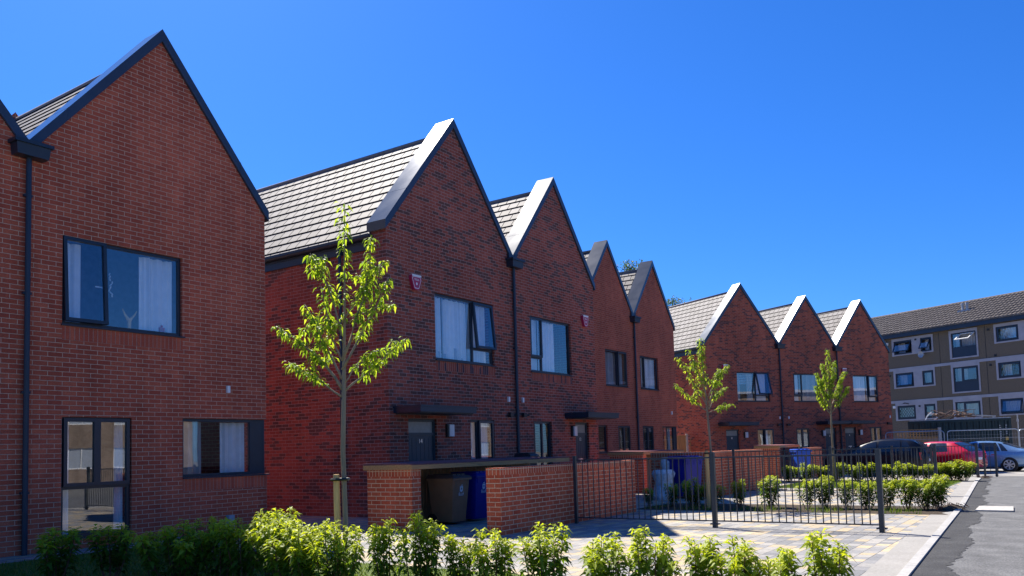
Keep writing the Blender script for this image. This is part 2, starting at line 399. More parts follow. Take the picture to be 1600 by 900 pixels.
# kerb: real upstand
b = MB()
kx = frange(-12, 38.4, .9)
def kerb_line():
    pts = [(x, kerb_y(x)) for x in kx]
    x0, y0 = pts[-1]
    for k in range(1, 9):
        a = k/8*pi/2
        pts.append((x0+2.1*sin(a), y0-.15*k/8 - 1.9*(1-cos(a))))
    pts += [(40.55, 0), (40.6, -3), (40.6, -6.5)]
    return pts
kp = kerb_line()
for (x0, y0), (x1, y1) in zip(kp, kp[1:]):
    d = Vector((x1-x0, y1-y0)).normalized(); n = Vector((-d.y, d.x)); w = .10
    q = [(x0, y0), (x1, y1), (x1+n.x*w, y1+n.y*w), (x0+n.x*w, y0+n.y*w)]
    sx = .004
    q = [(q[0][0]+d.x*sx, q[0][1]+d.y*sx), (q[1][0]-d.x*sx, q[1][1]-d.y*sx), (q[2][0]-d.x*sx, q[2][1]-d.y*sx), (q[3][0]+d.x*sx, q[3][1]+d.y*sx)]
    b.hexa([(x, y, g(x, y)-.1) for x, y in q], [(x, y, g(x, y)+.022) for x, y in q])
tag(b.build('kerb', 'kerb'), kind='structure')
sheet('footway_strip', 'edging', frange(-12, 37.9, .9), [lambda x: kerb_y(x)+.098, lambda x: kerb_y(x)+.42], .006)
sheet('paving', 'paving', frange(-12, 38, 1.), [lambda x: kerb_y(x)+.418, 3, 4, 5, 6, 7, 8, 9, 10, 11, 12, 14, 17, 20], .002)
LAWNS = [(1.2, 7.5, 2.15, 12.2), (24.6, 29.4, 2.95, 7.6)]
for x0, x1, y0, y1 in LAWNS:
    sheet('lawn_ground', 'lawn', frange(x0, x1, .5), frange(y0, y1, .8), .008)
sheet('planting_bed', 'soil', frange(16.2, 18.1, .4), [lambda x: 1.98+.1*sin(x*5), 3, 4, 5, 6, 7, 7.9], .008)
sheet('soil_margin', 'soil', frange(28.2, 29.6, .4), [3.2, 4, 5, 6, 7, 8.4], .012)

# ------------------------------------------------------------------ houses
TP = 1.215
def wall_mesh(W, D, E, T, holes, z0=-.6, left=True, right=True):
    """brick shell: front with openings and reveals, sides and back"""
    b = MB(); ap = W/2
    top = lambda x: E-.13 + min(x, W-x)*T
    xs = sorted(set([0, ap, W] + [h[0] for h in holes] + [h[1] for h in holes]))
    for x0, x1 in zip(xs, xs[1:]):
        if x1-x0 < 1e-6: continue
        xm = (x0+x1)/2
        hs = sorted([(h[2], h[3]) for h in holes if h[0] < xm < h[1]])
        z = z0
        for a, c in hs:
            if a > z: b.face([(x0, 0, z), (x1, 0, z), (x1, 0, a), (x0, 0, a)])
            z = c
        b.face([(x0, 0, z), (x1, 0, z), (x1, 0, top(x1)), (x0, 0, top(x0))])
    r = .13
    for h in holes:
        x0, x1, a, c = h[:4]
        b.face([(x0, 0, a), (x0, 0, c), (x0, r, c), (x0, r, a)])
        if x1 < W-.001: b.face([(x1, 0, c), (x1, 0, a), (x1, r, a), (x1, r, c)])
        b.face([(x0, 0, c), (x1, 0, c), (x1, r, c), (x0, r, c)])
        b.face([(x1, 0, a), (x0, 0, a), (x0, r, a), (x1, r, a)])
    ws = [h for h in holes if h[1] >= W-.001]
    for x, sgn in ((0, 1), (W, -1)):
        xo = x + sgn*.004*(0 if (left if x == 0 else right) else 1)
        tz = E-.39; segs = [(0, .46, z0, E-.1), (.46, D, z0, tz)]
        if x == W and ws:
            h = ws[0]; c = .62
            segs = [(0, c, z0, h[2]), (0, .46, h[3], E-.1), (.46, c, h[3], tz), (c, D, z0, tz)]
            b.face([(W, c, h[2]), (W-r, c, h[2]), (W-r, c, h[3]), (W, c, h[3])])
            b.face([(W, r, h[2]), (W, c, h[2]), (W-r, c, h[2]), (W-r, r, h[2])]); b.face([(W, r, h[3]), (W, c, h[3]), (W-r, c, h[3]), (W-r, r, h[3])])
        for y0, y1, a, c in segs:
            q = [(xo, y0, a), (xo, y1, a), (xo, y1, c), (xo, y0, c)]; b.face(q if sgn < 0 else q[::-1])
    b.face([(W, D, z0), (0, D, z0), (0, D, top(0)), (ap, D, top(ap)), (W, D, top(W))])
    return b

def tile_roof(W, D, E, T, left_end, right_end):
    """both slopes laid as overlapping courses of flat tiles"""
    b = MB(); drop = .34; half = W/2; gauge_h = .30/sqrt(1+T*T)
    y0 = .50
    for sgn in (0, 1):
        over = .10 if (left_end if sgn == 0 else right_end) else -.10
        x = -over; k = 0
        while x < half-.02:
            x1 = min(half, x+gauge_h*1.0); xe = min(half, x1+.02)
            za = E-drop + x*T + .035; zb = E-drop + xe*T + .006
            X = (lambda t: t) if sgn == 0 else (lambda t: W-t)
            q = [(X(x), y0, za), (X(x), D, za), (X(xe), D, zb), (X(xe), y0, zb)]
            uv = [(y0, k*.30+.001), (D, k*.30+.001), (D, k*.30+.299), (y0, k*.30+.299)]
            lip = [(X(x), y0, za-.026), (X(x), D, za-.026), (X(x), D, za), (X(x), y0, za)]
            if sgn == 0: b.face(q[::-1], uv[::-1]); b.face(lip[::-1], [(0, .0)]*4)
            else: b.face(q, uv); b.face(lip, [(0, 0)]*4)
            x = x1; k += 1
    rz = E-drop+half*T
    ridge = MB(); ridge.tube([(half, y0, rz+.02), (half, D, rz+.02)], .05, 8)
    return b, ridge

def window(root, W, spec):
    """window = frame (mesh part) > pane, sash, sill, curtain"""
    x0, x1, z0, z1 = spec['box']; yf = .055; yd = .125; fw = .055
    wrap = spec.get('wrap')
    fr = MB(); e = .002
    fr.box(x0+e, yf, z0+e, x0+fw, yd, z1-e); fr.box(x1-fw, yf, z0+e, x1-e, yd, z1-e)
    fr.box(x0+fw, yf, z0+e, x1-fw, yd, z0+fw); fr.box(x0+fw, yf, z1-fw, x1-fw, yd, z1-e)
    for bx in spec.get('bars', []):
        fr.box(bx[0], yf+.003, bx[2], bx[1], yd-.003, bx[3])
    if wrap:   # corner window: broad dark corner panel and a glazed return on the side
        fr.box(x1-.34, yf+.004, z0+fw, x1-fw, yd+.01, z1-fw)
    w = fr.build('window', 'frame', root); bevel(w, .004, 1)
    for c in spec['cells']:
        a, b_, c_, d_ = c['box']; ang = c.get('open', 0); sash = c.get('sash', False)
        if sash:
            s = MB(); t = .055; ys, ye = -.018, .05
            s.box(0, ys, 0, t, ye, d_-c_); s.box(b_-a-t, ys, 0, b_-a, ye, d_-c_)
            s.box(t, ys, 0, b_-a-t, ye, t); s.box(t, ys, d_-c_-t, b_-a-t, ye, d_-c_)
            p = MB(); p.box(t, .012, t, b_-a-t, .03, d_-c_-t)
            mats = []
            so = s.build('sash', 'frame', w); po = p.build('pane', 'glass', w)
            off = Vector((a, yf-.03, c_))
            if ang:
                if c.get('hinge', 'top') == 'top':
                    H = d_-c_; R = Matrix.Translation(Vector((a, yf-.03, d_))) @ Matrix.Rotation(-ang, 4, 'X') @ Matrix.Translation(Vector((0, 0, -H)))
                else:
                    R = Matrix.Translation(Vector((a, yf-.03, c_))) @ Matrix.Rotation(-ang, 4, 'Z')
            else: R = Matrix.Translation(off)
            so.matrix_basis = R; po.matrix_basis = R.copy()
            if c.get('handle'):
                h = MB(); h.box(b_-a-.05, .05, .45*(d_-c_), b_-a-.02, .075, .45*(d_-c_)+.03); h.box(b_-a-.16, .06, .45*(d_-c_)+.005, b_-a-.05, .075, .45*(d_-c_)+.025)
                ho = h.build('handle', 'white_plastic', w); ho.matrix_basis = R.copy()
        else:
            p = MB(); p.box(a, .082, c_, b_, .1, d_); p.build('pane', 'glass', w)
    if spec.get('sill', True):
        s = MB(); s.box(x0-.02 if not wrap else x0, -.045, z0-.022, x1+(.03 if not wrap else .05), yf, z0-.002); s.build('sill', 'metal_dark', w)
    for cu in spec.get('curtains', []):
        a, b_, kind = cu[:3]; zt = z1-.06-(cu[3] if len(cu) > 3 else 0); zb = z0-.1
        s = MB(); n = max(4, int((b_-a)/.012)); pts = []
        ph = RND.random()*6; f1 = 9+RND.random()*5
        for i in range(n+1):
            t = a+(b_-a)*i/n
            pts.append((t, .215+.03*sin(ph+t*f1*3.2)+.018*sin(ph*2+t*f1*7.7)+.01*sin(t*90)))
        for lo, hi in ((zb, zt),):
            for (xa, ya), (xb, yb) in zip(pts, pts[1:]):
                s.face([(xa, ya, lo), (xb, yb, lo), (xb, yb, hi), (xa, ya, hi)])
            for (xa, ya), (xb, yb) in zip(pts, pts[1:]):
                s.face([(xb, yb+.008, lo), (xa, ya+.008, lo), (xa, ya+.008, hi), (xb, yb+.008, hi)])
        s.build('curtain', kind, w, smooth=True)
    if spec.get('blind'):
        a, b_, zb = spec['blind']; s = MB(); z = z1-.09
        while z > zb:
            s.hexa([(a, .20, z), (b_, .20, z), (b_, .27, z+.05), (a, .27, z+.05)], [(a, .20, z+.006), (b_, .20, z+.006), (b_, .27, z+.056), (a, .27, z+.056)]); z -= .082
        s.build('blind', 'blind', w)
    if spec.get('chime'):
        s = MB(); rl = random.Random(4)
        for k in range(9): s.tube([(1.44+rl.uniform(-.03, .03), .17, 4.5-k*.045), (1.44+rl.uniform(-.04, .04), .17, 4.46-k*.045)], .011, 5)
        s.build('hanging_ornament', 'white_plastic', w)
        s = MB(); s.tube([(1.78, .19, 3.60), (1.78, .19, 3.74), (1.70, .19, 3.84), (1.66, .19, 3.93)], [.03, .035, .018, .008], 6); s.tube([(1.78, .19, 3.74), (1.87, .19, 3.84), (1.92, .19, 3.92)], [.03, .016, .006], 6); s.build('antler_ornament', 'stake_wood', w)
        s = MB(); s.box(2.33, .15, 3.59, 2.42, .2, 3.68); s.tube([(2.375, .17, 3.68), (2.375, .17, 3.72)], .02, 8); s.build('ornament', 'alarm_red', w)
    for it in spec.get('ornaments', []):
        s = MB(); s.box(it[0], .2, z0+.03, it[1], .26, z0+.03+it[2]); s.build('ornament', it[3], w)
    return w

def soldier(root, x0, x1, z, mat, rows=.225):
    b = MB(); zt = z-.024; q = [(x0, -.003, zt-rows), (x1, -.003, zt-rows), (x1, -.003, zt), (x0, -.003, zt)]
    b.face(q, [(.0, x0), (.0, x1), (.225, x1), (.225, x0)])
    q2 = [(x0, .05, zt-rows), (x1, .05, zt-rows), (x1, .05, zt), (x0, .05, zt)]
    b.face([q[1], q2[1], q2[2], q[2]]); b.face([q2[0], q[0], q[3], q2[3]]); b.face([q[3], q[2], q2[2], q2[3]]); b.face([q2[0], q2[1], q[1], q[0]])
    b.build('soldier_course', mat, root)

def house(label, loc, rz, W, E, D, brick, sold, left_end, right_end, windows, door=None, canopy=None, lamp=None, sensors=(), floods=(), bell=None, pipe=None, T=TP, group=None, side_pipe=False, number=None):
    root = thing('brick_house', label, 'house', loc, rz, group)
    holes = [w['box'] for w in windows]
    if door: holes.append((door[0], door[1], .02, door[2]))
    wall_mesh(W, D, E, T, holes, left=left_end, right=right_end).build('wall', brick, root)
    # capping over the gable parapet
    ol = .07 if left_end else -.006; orr = .07 if right_end else -.006
    zt = lambda x: E + min(x, W-x)*T
    th = .225
    poly = [(-ol, zt(-ol)), (-ol, zt(-ol)-th+.02), (W/2, zt(W/2)-th), (W+orr, zt(W+orr)-th+.02), (W+orr, zt(W+orr)), (W/2, zt(W/2))]
    c = MB()
    A = [(x, -.05, z) for x, z in poly]; B = [(x, .50, z) for x, z in poly]
    for idx in ((0, 1, 2, 5), (5, 2, 3, 4)):
        c.face([A[k] for k in idx]); c.face([B[k] for k in idx][::-1])
    for k in range(6):
        j = (k+1) % 6; c.face([A[j], A[k], B[k], B[j]])
    co = c.build('verge_capping', 'metal_cap', root); bevel(co, .008, 2)
    # lower upstand between capping and tiles
    u = MB(); dz = th-.01
    for sx in (0, 1):
        X = (lambda t: t) if sx == 0 else (lambda t: W-t)
        u.hexa([(X(0), .44, zt(0)-.5), (X(W/2), .44, zt(W/2)-.5), (X(W/2), .495, zt(W/2)-.5), (X(0), .495, zt(0)-.5)],
               [(X(0), .44, zt(0)-dz), (X(W/2), .44, zt(W/2)-dz), (X(W/2), .495, zt(W/2)-dz), (X(0), .495, zt(0)-dz)])
    u.build('upstand', 'metal_dark', root)
    # joint strips on the capping
    for sx in (0, 1):
        j = MB()
        X = (lambda t: t) if sx == 0 else (lambda t: W-t)
        for t in (.26*W/2, .30*W/2) [:1]:
            j.hexa([(X(t), -.053, zt(t)+.002-.19), (X(t+.02), -.053, zt(t+.02)+.002-.19), (X(t+.02), .503, zt(t+.02)-.19), (X(t), .503, zt(t)-.19)],
                   [(X(t), -.053, zt(t)+.003), (X(t+.02), -.053, zt(t+.02)+.003), (X(t+.02), .503, zt(t+.02)+.003), (X(t), .503, zt(t)+.003)])
        j.build('capping_joint', 'metal_cap', root)
    r, ridge = tile_roof(W, D, E, T, left_end, right_end)
    ro = r.build('roof', 'tiles', root); ridge.build('ridge_tile', 'ridge', ro, smooth=True)
    # eaves: gutter, fascia, soffit on free sides
    for free, x, s in ((left_end, 0, -1), (right_end, W, 1)):
        if not free: continue
        gt = MB(); zz = E-.40; n = 8
        for k in range(n):
            a0, a1 = pi+pi*k/n, pi+pi*(k+1)/n
            gt.face([(x+s*.11+.06*cos(a0), .35, zz+.06*sin(a0)), (x+s*.11+.06*cos(a0), D, zz+.06*sin(a0)), (x+s*.11+.06*cos(a1), D, zz+.06*sin(a1)), (x+s*.11+.06*cos(a1), .35, zz+.06*sin(a1))])
        gt.box(x+s*.17, .35, zz-.01, x+s*.18, D, zz+.05); gt.box(x+s*.04, .35, zz-.06, x+s*.172, .36, zz+.04)
        gt.build('gutter', 'metal_dark', root)
        fa = MB(); fa.box(x+s*.003, .42, E-.66, x+s*.035, D, E-.50); fa.box(x+s*.002, .42, E-.50, x+s*.05, D, E-.34)
        fa.build('fascia', 'metal_dark', root)
    if side_pipe:
        p = MB(); p.tube([(-.085, 1.32, 0), (-.085, 1.32, E-.45)], .038, 10)
        for z in (.8, 2.4, 4.0): p.box(-.13, 1.27, z, -.001, 1.37, z+.04)
        p.build('downpipe', 'metal_dark', root, smooth=False)
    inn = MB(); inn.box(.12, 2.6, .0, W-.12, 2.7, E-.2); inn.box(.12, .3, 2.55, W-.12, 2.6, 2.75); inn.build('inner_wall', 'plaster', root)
    for w in windows:
        window(root, W, w)
        if w.get('soldier', False): soldier(root, w['box'][0], w['box'][1], w['box'][2], sold)
    if door:
        x0, x1, zt_ = door; d = MB(); yf, yd = .06, .125; f = .06
        d.box(x0+.002, yf, .02, x0+f, yd, zt_-.002); d.box(x1-f, yf, .02, x1-.002, yd, zt_-.002); d.box(x0+f, yf, zt_-f, x1-f, yd, zt_-.002)
        d.box(x0+f, yf, zt_-.36, x1-f, yd, zt_-.30)
        d.box(x0+f, .085, .04, x1-f, .12, zt_-.36)
        nb = 6
        for k in range(1, nb):
            xx = x0+f+(x1-x0-2*f)*k/nb; d.box(xx-.004, .080, .10, xx+.004, .0852, zt_-.42)
        do = d.build('door', 'door', root)
        p = MB(); p.box(x0+f, .09, zt_-.30, x1-f, .11, zt_-f); p.build('fanlight', 'frost', do)
        h = MB(); h.tube([((x0+x1)/2+.0, .07, .93), ((x0+x1)/2+.0, .07, 1.05)], .012, 6); h.box((x0+x1)/2-.12, .074, 1.0, (x0+x1)/2+.12, .0855, 1.04)
        h.build('letter_plate', 'number_metal', do)
        k2 = MB(); k2.tube([(x1-.12, .075, .95), (x1-.12, .055, .98), (x1-.22, .055, .98)], .011, 6); k2.build('handle', 'number_metal', do)
        if number: text('door_number', number, .13, 'number_metal', do, ((x0+x1)/2, .078, 1.60), depth=.003)
    if canopy:
        x0, x1 = canopy[:2]; zc = canopy[2] if len(canopy) > 2 else 2.20
        cb = MB(); cb.box(x0, -.76, zc, x1, .02, zc+.13)
        cb.box(x0-.012, -.775, zc+.11, x1+.012, .01, zc+.145)
        cb.box(x0+.05, -.70, zc-.02, x1-.05, -.02, zc)
        cp = cb.build('canopy', 'metal_dark', root); bevel(cp, .005, 1)
    if lamp:
        x, z = lamp; lb = MB(); lb.box(x-.02, -.06, z-.16, x+.20, -.001, z+.15); lo = lb.build('wall_lamp', 'black_plastic', root)
        l2 = MB(); l2.box(x+.03, -.10, z-.14, x+.19, -.061, z+.13); bevel(l2.build('lamp_cover', 'lamp_glass', lo), .02, 2)
    for x, z in sensors:
        s = MB(); s.box(x-.03, -.05, z-.065, x+.03, -.001, z+.065); bevel(s.build('sensor', 'white_plastic', root), .015, 2)
    for x, z in floods:
        s = MB(); s.box(x-.09, -.12, z-.05, x+.05, -.05, z+.06); s.box(x-.03, -.051, z-.03, x+.03, -.001, z+.02); s.tube([(x+.04, -.09, z), (x+.13, -.12, z+.01)], .03, 8)
        s.build('floodlight', 'black_plastic', root)
    if bell:
        x, z = bell; poly = [(-.15, .14), (-.17, .06), (-.09, -.17), (-.06, -.19), (.06, -.19), (.09, -.17), (.17, .06), (.15, .14)]
        s = MB()
        s.prism([(x+a, z+c) for a, c in poly], -.085, -.001); bo = bevel(s.build('alarm_box', 'alarm_red', root), .012, 2)
        t = MB(); t.prism([(x-.152, z+.105), (x-.15, z+.145), (x+.15, z+.145), (x+.152, z+.105)], -.092, -.0015); t.build('alarm_cap', 'white_plastic', bo)
        o1 = [(x+a*.86, z-.01+c*.80) for a, c in poly]; o2 = [(x+a*.78, z-.01+c*.73) for a, c in poly]; rb = MB()
        for k in range(8):
            jn = (k+1) % 8; rb.face([(o1[k][0], -.0868, o1[k][1]), (o1[jn][0], -.0868, o1[jn][1]), (o2[jn][0], -.0868, o2[jn][1]), (o2[k][0], -.0868, o2[k][1])])
        rb.build('alarm_border', 'white_plastic', bo)
        text('alarm_lettering', 'TESLA', .062, 'white_plastic', bo, (x, -.0875, z+.035), depth=.001)
        e = MB(); e.prism([(x+.024*cos(a*pi/5), z-.055+.032*sin(a*pi/5)) for a in range(10)], -.0895, -.086); e.build('alarm_emblem', 'white_plastic', bo)
    if pipe is not None:
        x, zb, hz = pipe   # valley downpipe with hopper
        p = MB(); p.tube([(x, -.06, zb), (x, -.06, hz)], .04, 10)
        for z in frange(zb+.9, hz-.6, 1.6): p.box(x-.06, -.065, z, x+.06, -.001, z+.035)
        po = p.build('downpipe', 'metal_dark', root)
        h = MB(); h.hexa([(x-.23, -.20, hz), (x+.23, -.20, hz), (x+.23, -.002, hz), (x-.23, -.002, hz)], [(x-.25, -.22, hz+.17), (x+.25, -.22, hz+.17), (x+.25, -.002, hz+.17), (x-.25, -.002, hz+.17)])
        h.box(x-.285, -.25, hz+.17, x+.285, -.002, hz+.225); bevel(h.build('hopper', 'metal_dark', po), .006, 1)
        n = MB(); n.box(x-.19, -.055, hz+.225, x-.075, -.003, E+.02); n.box(x+.075, -.055, hz+.225, x+.19, -.003, E+.02); n.box(x-.075, -.02, hz+.225, x+.075, -.004, E-.10); n.build('valley_neck', 'metal_dark', po)
    return root

def cell(x0, x1, z0, z1, **k): d = dict(box=(x0, x1, z0, z1)); d.update(k); return d
HG = 'gabled red brick houses'
GL0, GL1 = .0, 2.08
# far left neighbour (only its right flank shows)
house('brick house at the extreme left edge, only a strip of its wall showing', (1.65, 13.04, 0), 0, 4.5, 6.31, 9, 'brick_left', 'soldier_plain', True, False, [], T=1.2, group=HG)
# near left house
wl = [
 dict(box=(.55, 2.67, 3.53, 4.95), soldier=True, bars=[(1.235, 1.29, 3.585, 4.895)],
      cells=[cell(.57, 1.27, 3.58, 4.95, sash=True, open=radians(3.5), handle=True), cell(1.29, 2.615, 3.585, 4.895)], curtains=[(.6, .97, 'curtain'), (1.98, 2.62, 'curtain')]),
 dict(box=(.56, 1.72, .18, 2.07), bars=[(.615, 1.665, .93, .99), (1.11, 1.17, .99, 2.015)],
      cells=[cell(.6, 1.14, .975, 2.05, sash=True), cell(1.14, 1.69, .975, 2.05, sash=True), cell(.615, 1.665, .235, .93)], curtains=[(.6, .78, 'curtain'), (1.52, 1.66, 'curtain')]),
 dict(box=(2.67, 4.5, 1.03, 2.08), wrap=True, soldier=True, cells=[cell(2.725, 4.16, 1.085, 2.025)], curtains=[(2.74, 3.2, 'net'), (3.6, 4.12, 'curtain')]),  # net and curtain put here to imitate pale buildings reflected in the pane
]
wl[0]['chime'] = 1
L = house('large plain red-brown brick house nearest the camera at left with corner window', (6.15, 13.04, 0), 0, 4.5, 6.31, 5.3, 'brick_left', 'soldier_plain', False, True, wl,
      sensors=[(3.61, 2.63)], pipe=(0., 0, 6.02), T=1.2, group=HG)
bx = MB(); bx.box(3.57, -.09, .02, 3.69, -.001, .30); bx.build('meter_box', 'grey_box', L)
bx = MB(); bx.box(3.2, -.08, .02, 3.33, -.001, .20); bx.build('air_brick_cover', 'black_plastic', L)

w1 = [
 dict(box=(1.58, 3.88, 3.455, 5.00), soldier=True, bars=[(3.02, 3.08, 3.51, 4.945), (3.08, 3.825, 3.80, 3.86)],
      cells=[cell(1.635, 3.02, 3.51, 4.945), cell(3.06, 3.86, 3.84, 4.97, sash=True, open=radians(5.5)), cell(3.08, 3.825, 3.51, 3.80)],
      curtains=[(1.66, 2.05, 'curtain'), (2.07, 3.0, 'curtain'), (3.1, 3.8, 'curtain')], ornaments=[(1.85, 2.0, .2, 'grey_box'), (2.1, 2.28, .16, 'grey_box'), (2.45, 2.7, .32, 'grey_box'), (2.78, 2.88, .1, 'grey_box')]),
 dict(box=(2.82, 3.80, .45, 2.10), bars=[(3.14, 3.21, .505, 2.045)], cells=[cell(2.875, 3.14, .505, 2.045), cell(3.18, 3.78, .48, 2.08, sash=True)], curtains=[(2.87, 3.75, 'curtain')]),
]
house('mottled brick house numbered 14 with a big tiled roof slope, behind the front tree', (12.95, 11.92, 0), 0, 4.77, 6.43, 14, 'brick_mottled', 'soldier_mottled', True, False, w1,
      door=(.59, 1.56, 2.09), canopy=(.12, 2.05, 2.20), lamp=(1.88, 1.84), sensors=[(4.43, 2.64)], floods=[(4.45, 2.24)], bell=(.87, 5.13), T=1.215, group=HG, side_pipe=True, number='14')
w2 = [
 dict(box=(.80, 2.96, 3.43, 4.94), soldier=True, bars=[(1.40, 1.46, 3.485, 4.885), (.855, 1.40, 3.80, 3.86)],
      cells=[cell(.82, 1.42, 3.84, 4.92, sash=True), cell(.855, 1.40, 3.485, 3.80), cell(1.46, 2.905, 3.485, 4.885)], curtains=[(.85, 1.4, 'curtain'), (1.47, 2.35, 'curtain')]),
 dict(box=(.83, 1.76, .45, 2.10), bars=[(1.26, 1.33, .505, 2.045)], cells=[cell(.85, 1.29, .48, 2.08, sash=True), cell(1.33, 1.705, .505, 2.045)], curtains=[(.86, 1.0, 'net')],
      ornaments=[(1.0, 1.15, .32, 'timber'), (1.38, 1.55, .3, 'timber')]),
]
house('mottled brick house numbered 12, second gable of the middle row', (17.72, 11.92, 0), 0, 4.40, 6.43, 14, 'brick_mottled', 'soldier_mottled', False, True, w2,
      door=(3.05, 3.84, 2.09), canopy=(2.48, 4.33, 2.20), lamp=(2.80, 1.84), sensors=[(.31, 2.64)], floods=[(.30, 2.24)], bell=(3.75, 5.13), pipe=(0., 0, 6.08), T=1.21, group=HG, number='12')
w3 = [
 dict(box=(1.57, 3.35, 3.60, 4.94), soldier=True, bars=[(2.58, 2.64, 3.655, 4.885)], cells=[cell(1.625, 2.58, 3.655, 4.885), cell(2.62, 3.33, 3.63, 4.92, sash=True)], curtains=[(1.63, 2.56, 'grey_box'), (2.66, 3.3, 'grey_box')]),
 dict(box=(.87, 1.55, 1.15, 2.14), cells=[cell(.925, 1.495, 1.205, 2.085)], curtains=[]),
 dict(box=(2.40, 3.42, .5, 2.14), bars=[(2.88, 2.94, .555, 2.085)], cells=[cell(2.42, 2.91, .53, 2.12, sash=True), cell(2.91, 3.40, .53, 2.12, sash=True)], curtains=[]),
]
house('plain red brick house set back, third gable of the middle row', (25.17, 14.0, 0), 0, 3.98, 6.53, 9, 'brick_plain', 'soldier_red', True, False, w3, T=1.26, group=HG)
w4 = [
 dict(box=(.50, 2.22, 3.60, 4.92), soldier=True, bars=[(.90, .96, 3.655, 4.865)], cells=[cell(.52, .93, 3.63, 4.90, sash=True), cell(.96, 2.165, 3.655, 4.865)], curtains=[(.55, .9, 'net'), (.98, 2.15, 'curtain')]),
 dict(box=(.52, 1.53, .5, 2.14), bars=[(.99, 1.05, .555, 2.085)], cells=[cell(.54, 1.02, .53, 2.12, sash=True), cell(1.02, 1.51, .53, 2.12, sash=True)], curtains=[]),
 dict(box=(2.4, 3.95, 1.05, 2.14), wrap=True, cells=[cell(2.455, 3.60, 1.105, 2.085)], curtains=[(3.3, 3.58, 'net')]),
]
house('plain red brick house set back, last gable of the middle row, with corner window', (29.15, 14.0, 0), 0, 3.95, 6.53, 9, 'brick_plain', 'soldier_red', False, True, w4, sensors=[(3.35, 2.70)], pipe=(0., 0, 6.15), T=1.23, group=HG)
PH3 = radians(-27.44); D3 = Vector((cos(PH3), sin(PH3), 0)); O3 = Vector((41.78, 12.13, 0))
def at3(u): return tuple(O3 + D3*u)
w5 = [
 dict(box=(1.92, 4.06, 3.37, 4.82), soldier=True, bars=[(3.13, 3.19, 3.425, 4.765), (3.19, 4.005, 3.66, 3.72)], cells=[cell(1.975, 3.13, 3.425, 4.765), cell(3.17, 4.04, 3.70, 4.80, sash=True, open=radians(12)), cell(3.19, 4.005, 3.425, 3.66)],
      blind=(1.98, 3.12, 4.2), curtains=[(3.2, 4.0, 'curtain'), (2.0, 2.3, 'net'), (2.7, 3.1, 'net')]),
 dict(box=(3.12, 4.07, .45, 2.02), bars=[(3.56, 3.62, .505, 1.965)], cells=[cell(3.175, 3.56, .505, 1.965), cell(3.59, 4.05, .48, 2.0, sash=True, open=radians(25), hinge='side')], curtains=[(3.7, 4.0, 'curtain')]),
]
house('flecked red brick house, first gable of the far row, showing its roof slope', at3(-4.75), PH3, 4.79, 6.36, 9, 'brick_far', 'soldier_red', True, False, w5,
      door=(1.07, 1.91, 2.02), canopy=(.6, 2.5, 2.2), lamp=(2.2, 1.75), sensors=[(4.63, 2.56)], floods=[(4.5, 2.2)], bell=(1.15, 5.0), T=1.19, group=HG, number='8')
w6 = [
 dict(box=(.94, 2.81, 3.37, 4.81), soldier=True, bars=[(1.52, 1.58, 3.425, 4.755), (.995, 1.52, 3.66, 3.72)], cells=[cell(.96, 1.55, 3.70, 4.79, sash=True), cell(.995, 1.52, 3.425, 3.66), cell(1.58, 2.755, 3.425, 4.755)], curtains=[(1.0, 1.5, 'curtain'), (1.6, 2.75, 'net')]),
 dict(box=(.96, 1.88, .45, 2.02), bars=[(1.38, 1.44, .505, 1.965)], cells=[cell(.98, 1.41, .48, 2.0, sash=True), cell(1.41, 1.86, .48, 2.0, sash=True)], curtains=[]),
]
house('flecked red brick house, middle gable of the far row, behind the third young tree', at3(.04), PH3, 4.15, 6.36, 9, 'brick_far', 'soldier_red', False, False, w6,
      door=(3.04, 3.84, 2.02), canopy=(2.40, 4.13, 2.2), lamp=(2.78, 1.75), sensors=[(.46, 2.56)], floods=[(.35, 2.2)], bell=(3.83, 5.0), pipe=(0., 0, 6.03), T=1.215, group=HG, number='6')
w7 = [
 dict(box=(1.2, 3.15, 3.37, 4.80), soldier=True, bars=[(2.40, 2.46, 3.425, 4.745), (2.46, 3.095, 3.62, 3.68)], cells=[cell(1.255, 2.40, 3.425, 4.745), cell(2.43, 3.13, 3.66, 4.78, sash=True), cell(2.46, 3.095, 3.425, 3.62)], curtains=[(1.25, 2.4, 'curtain'), (2.5, 3.1, 'curtain')]),
 dict(box=(2.32, 3.24, .45, 2.02), bars=[(2.74, 2.80, .505, 1.965)], cells=[cell(2.34, 2.77, .48, 2.0, sash=True), cell(2.77, 3.22, .48, 2.0, sash=True)], curtains=[(2.4, 2.5, 'net'), (3.0, 3.15, 'curtain')]),
]
house('flecked red brick house, last gable of the far row, next to the grey flats', at3(4.20), PH3, 4.16, 6.36, 9, 'brick_far', 'soldier_red', False, True, w7,
      door=(.37, 1.21, 2.02), canopy=(.04, 1.78, 2.2), lamp=(1.42, 1.75), sensors=[(3.97, 2.56)], floods=[(3.75, 2.2)], bell=(.5, 5.0), pipe=(0., 0, 6.03), T=1.225, group=HG, number='4')

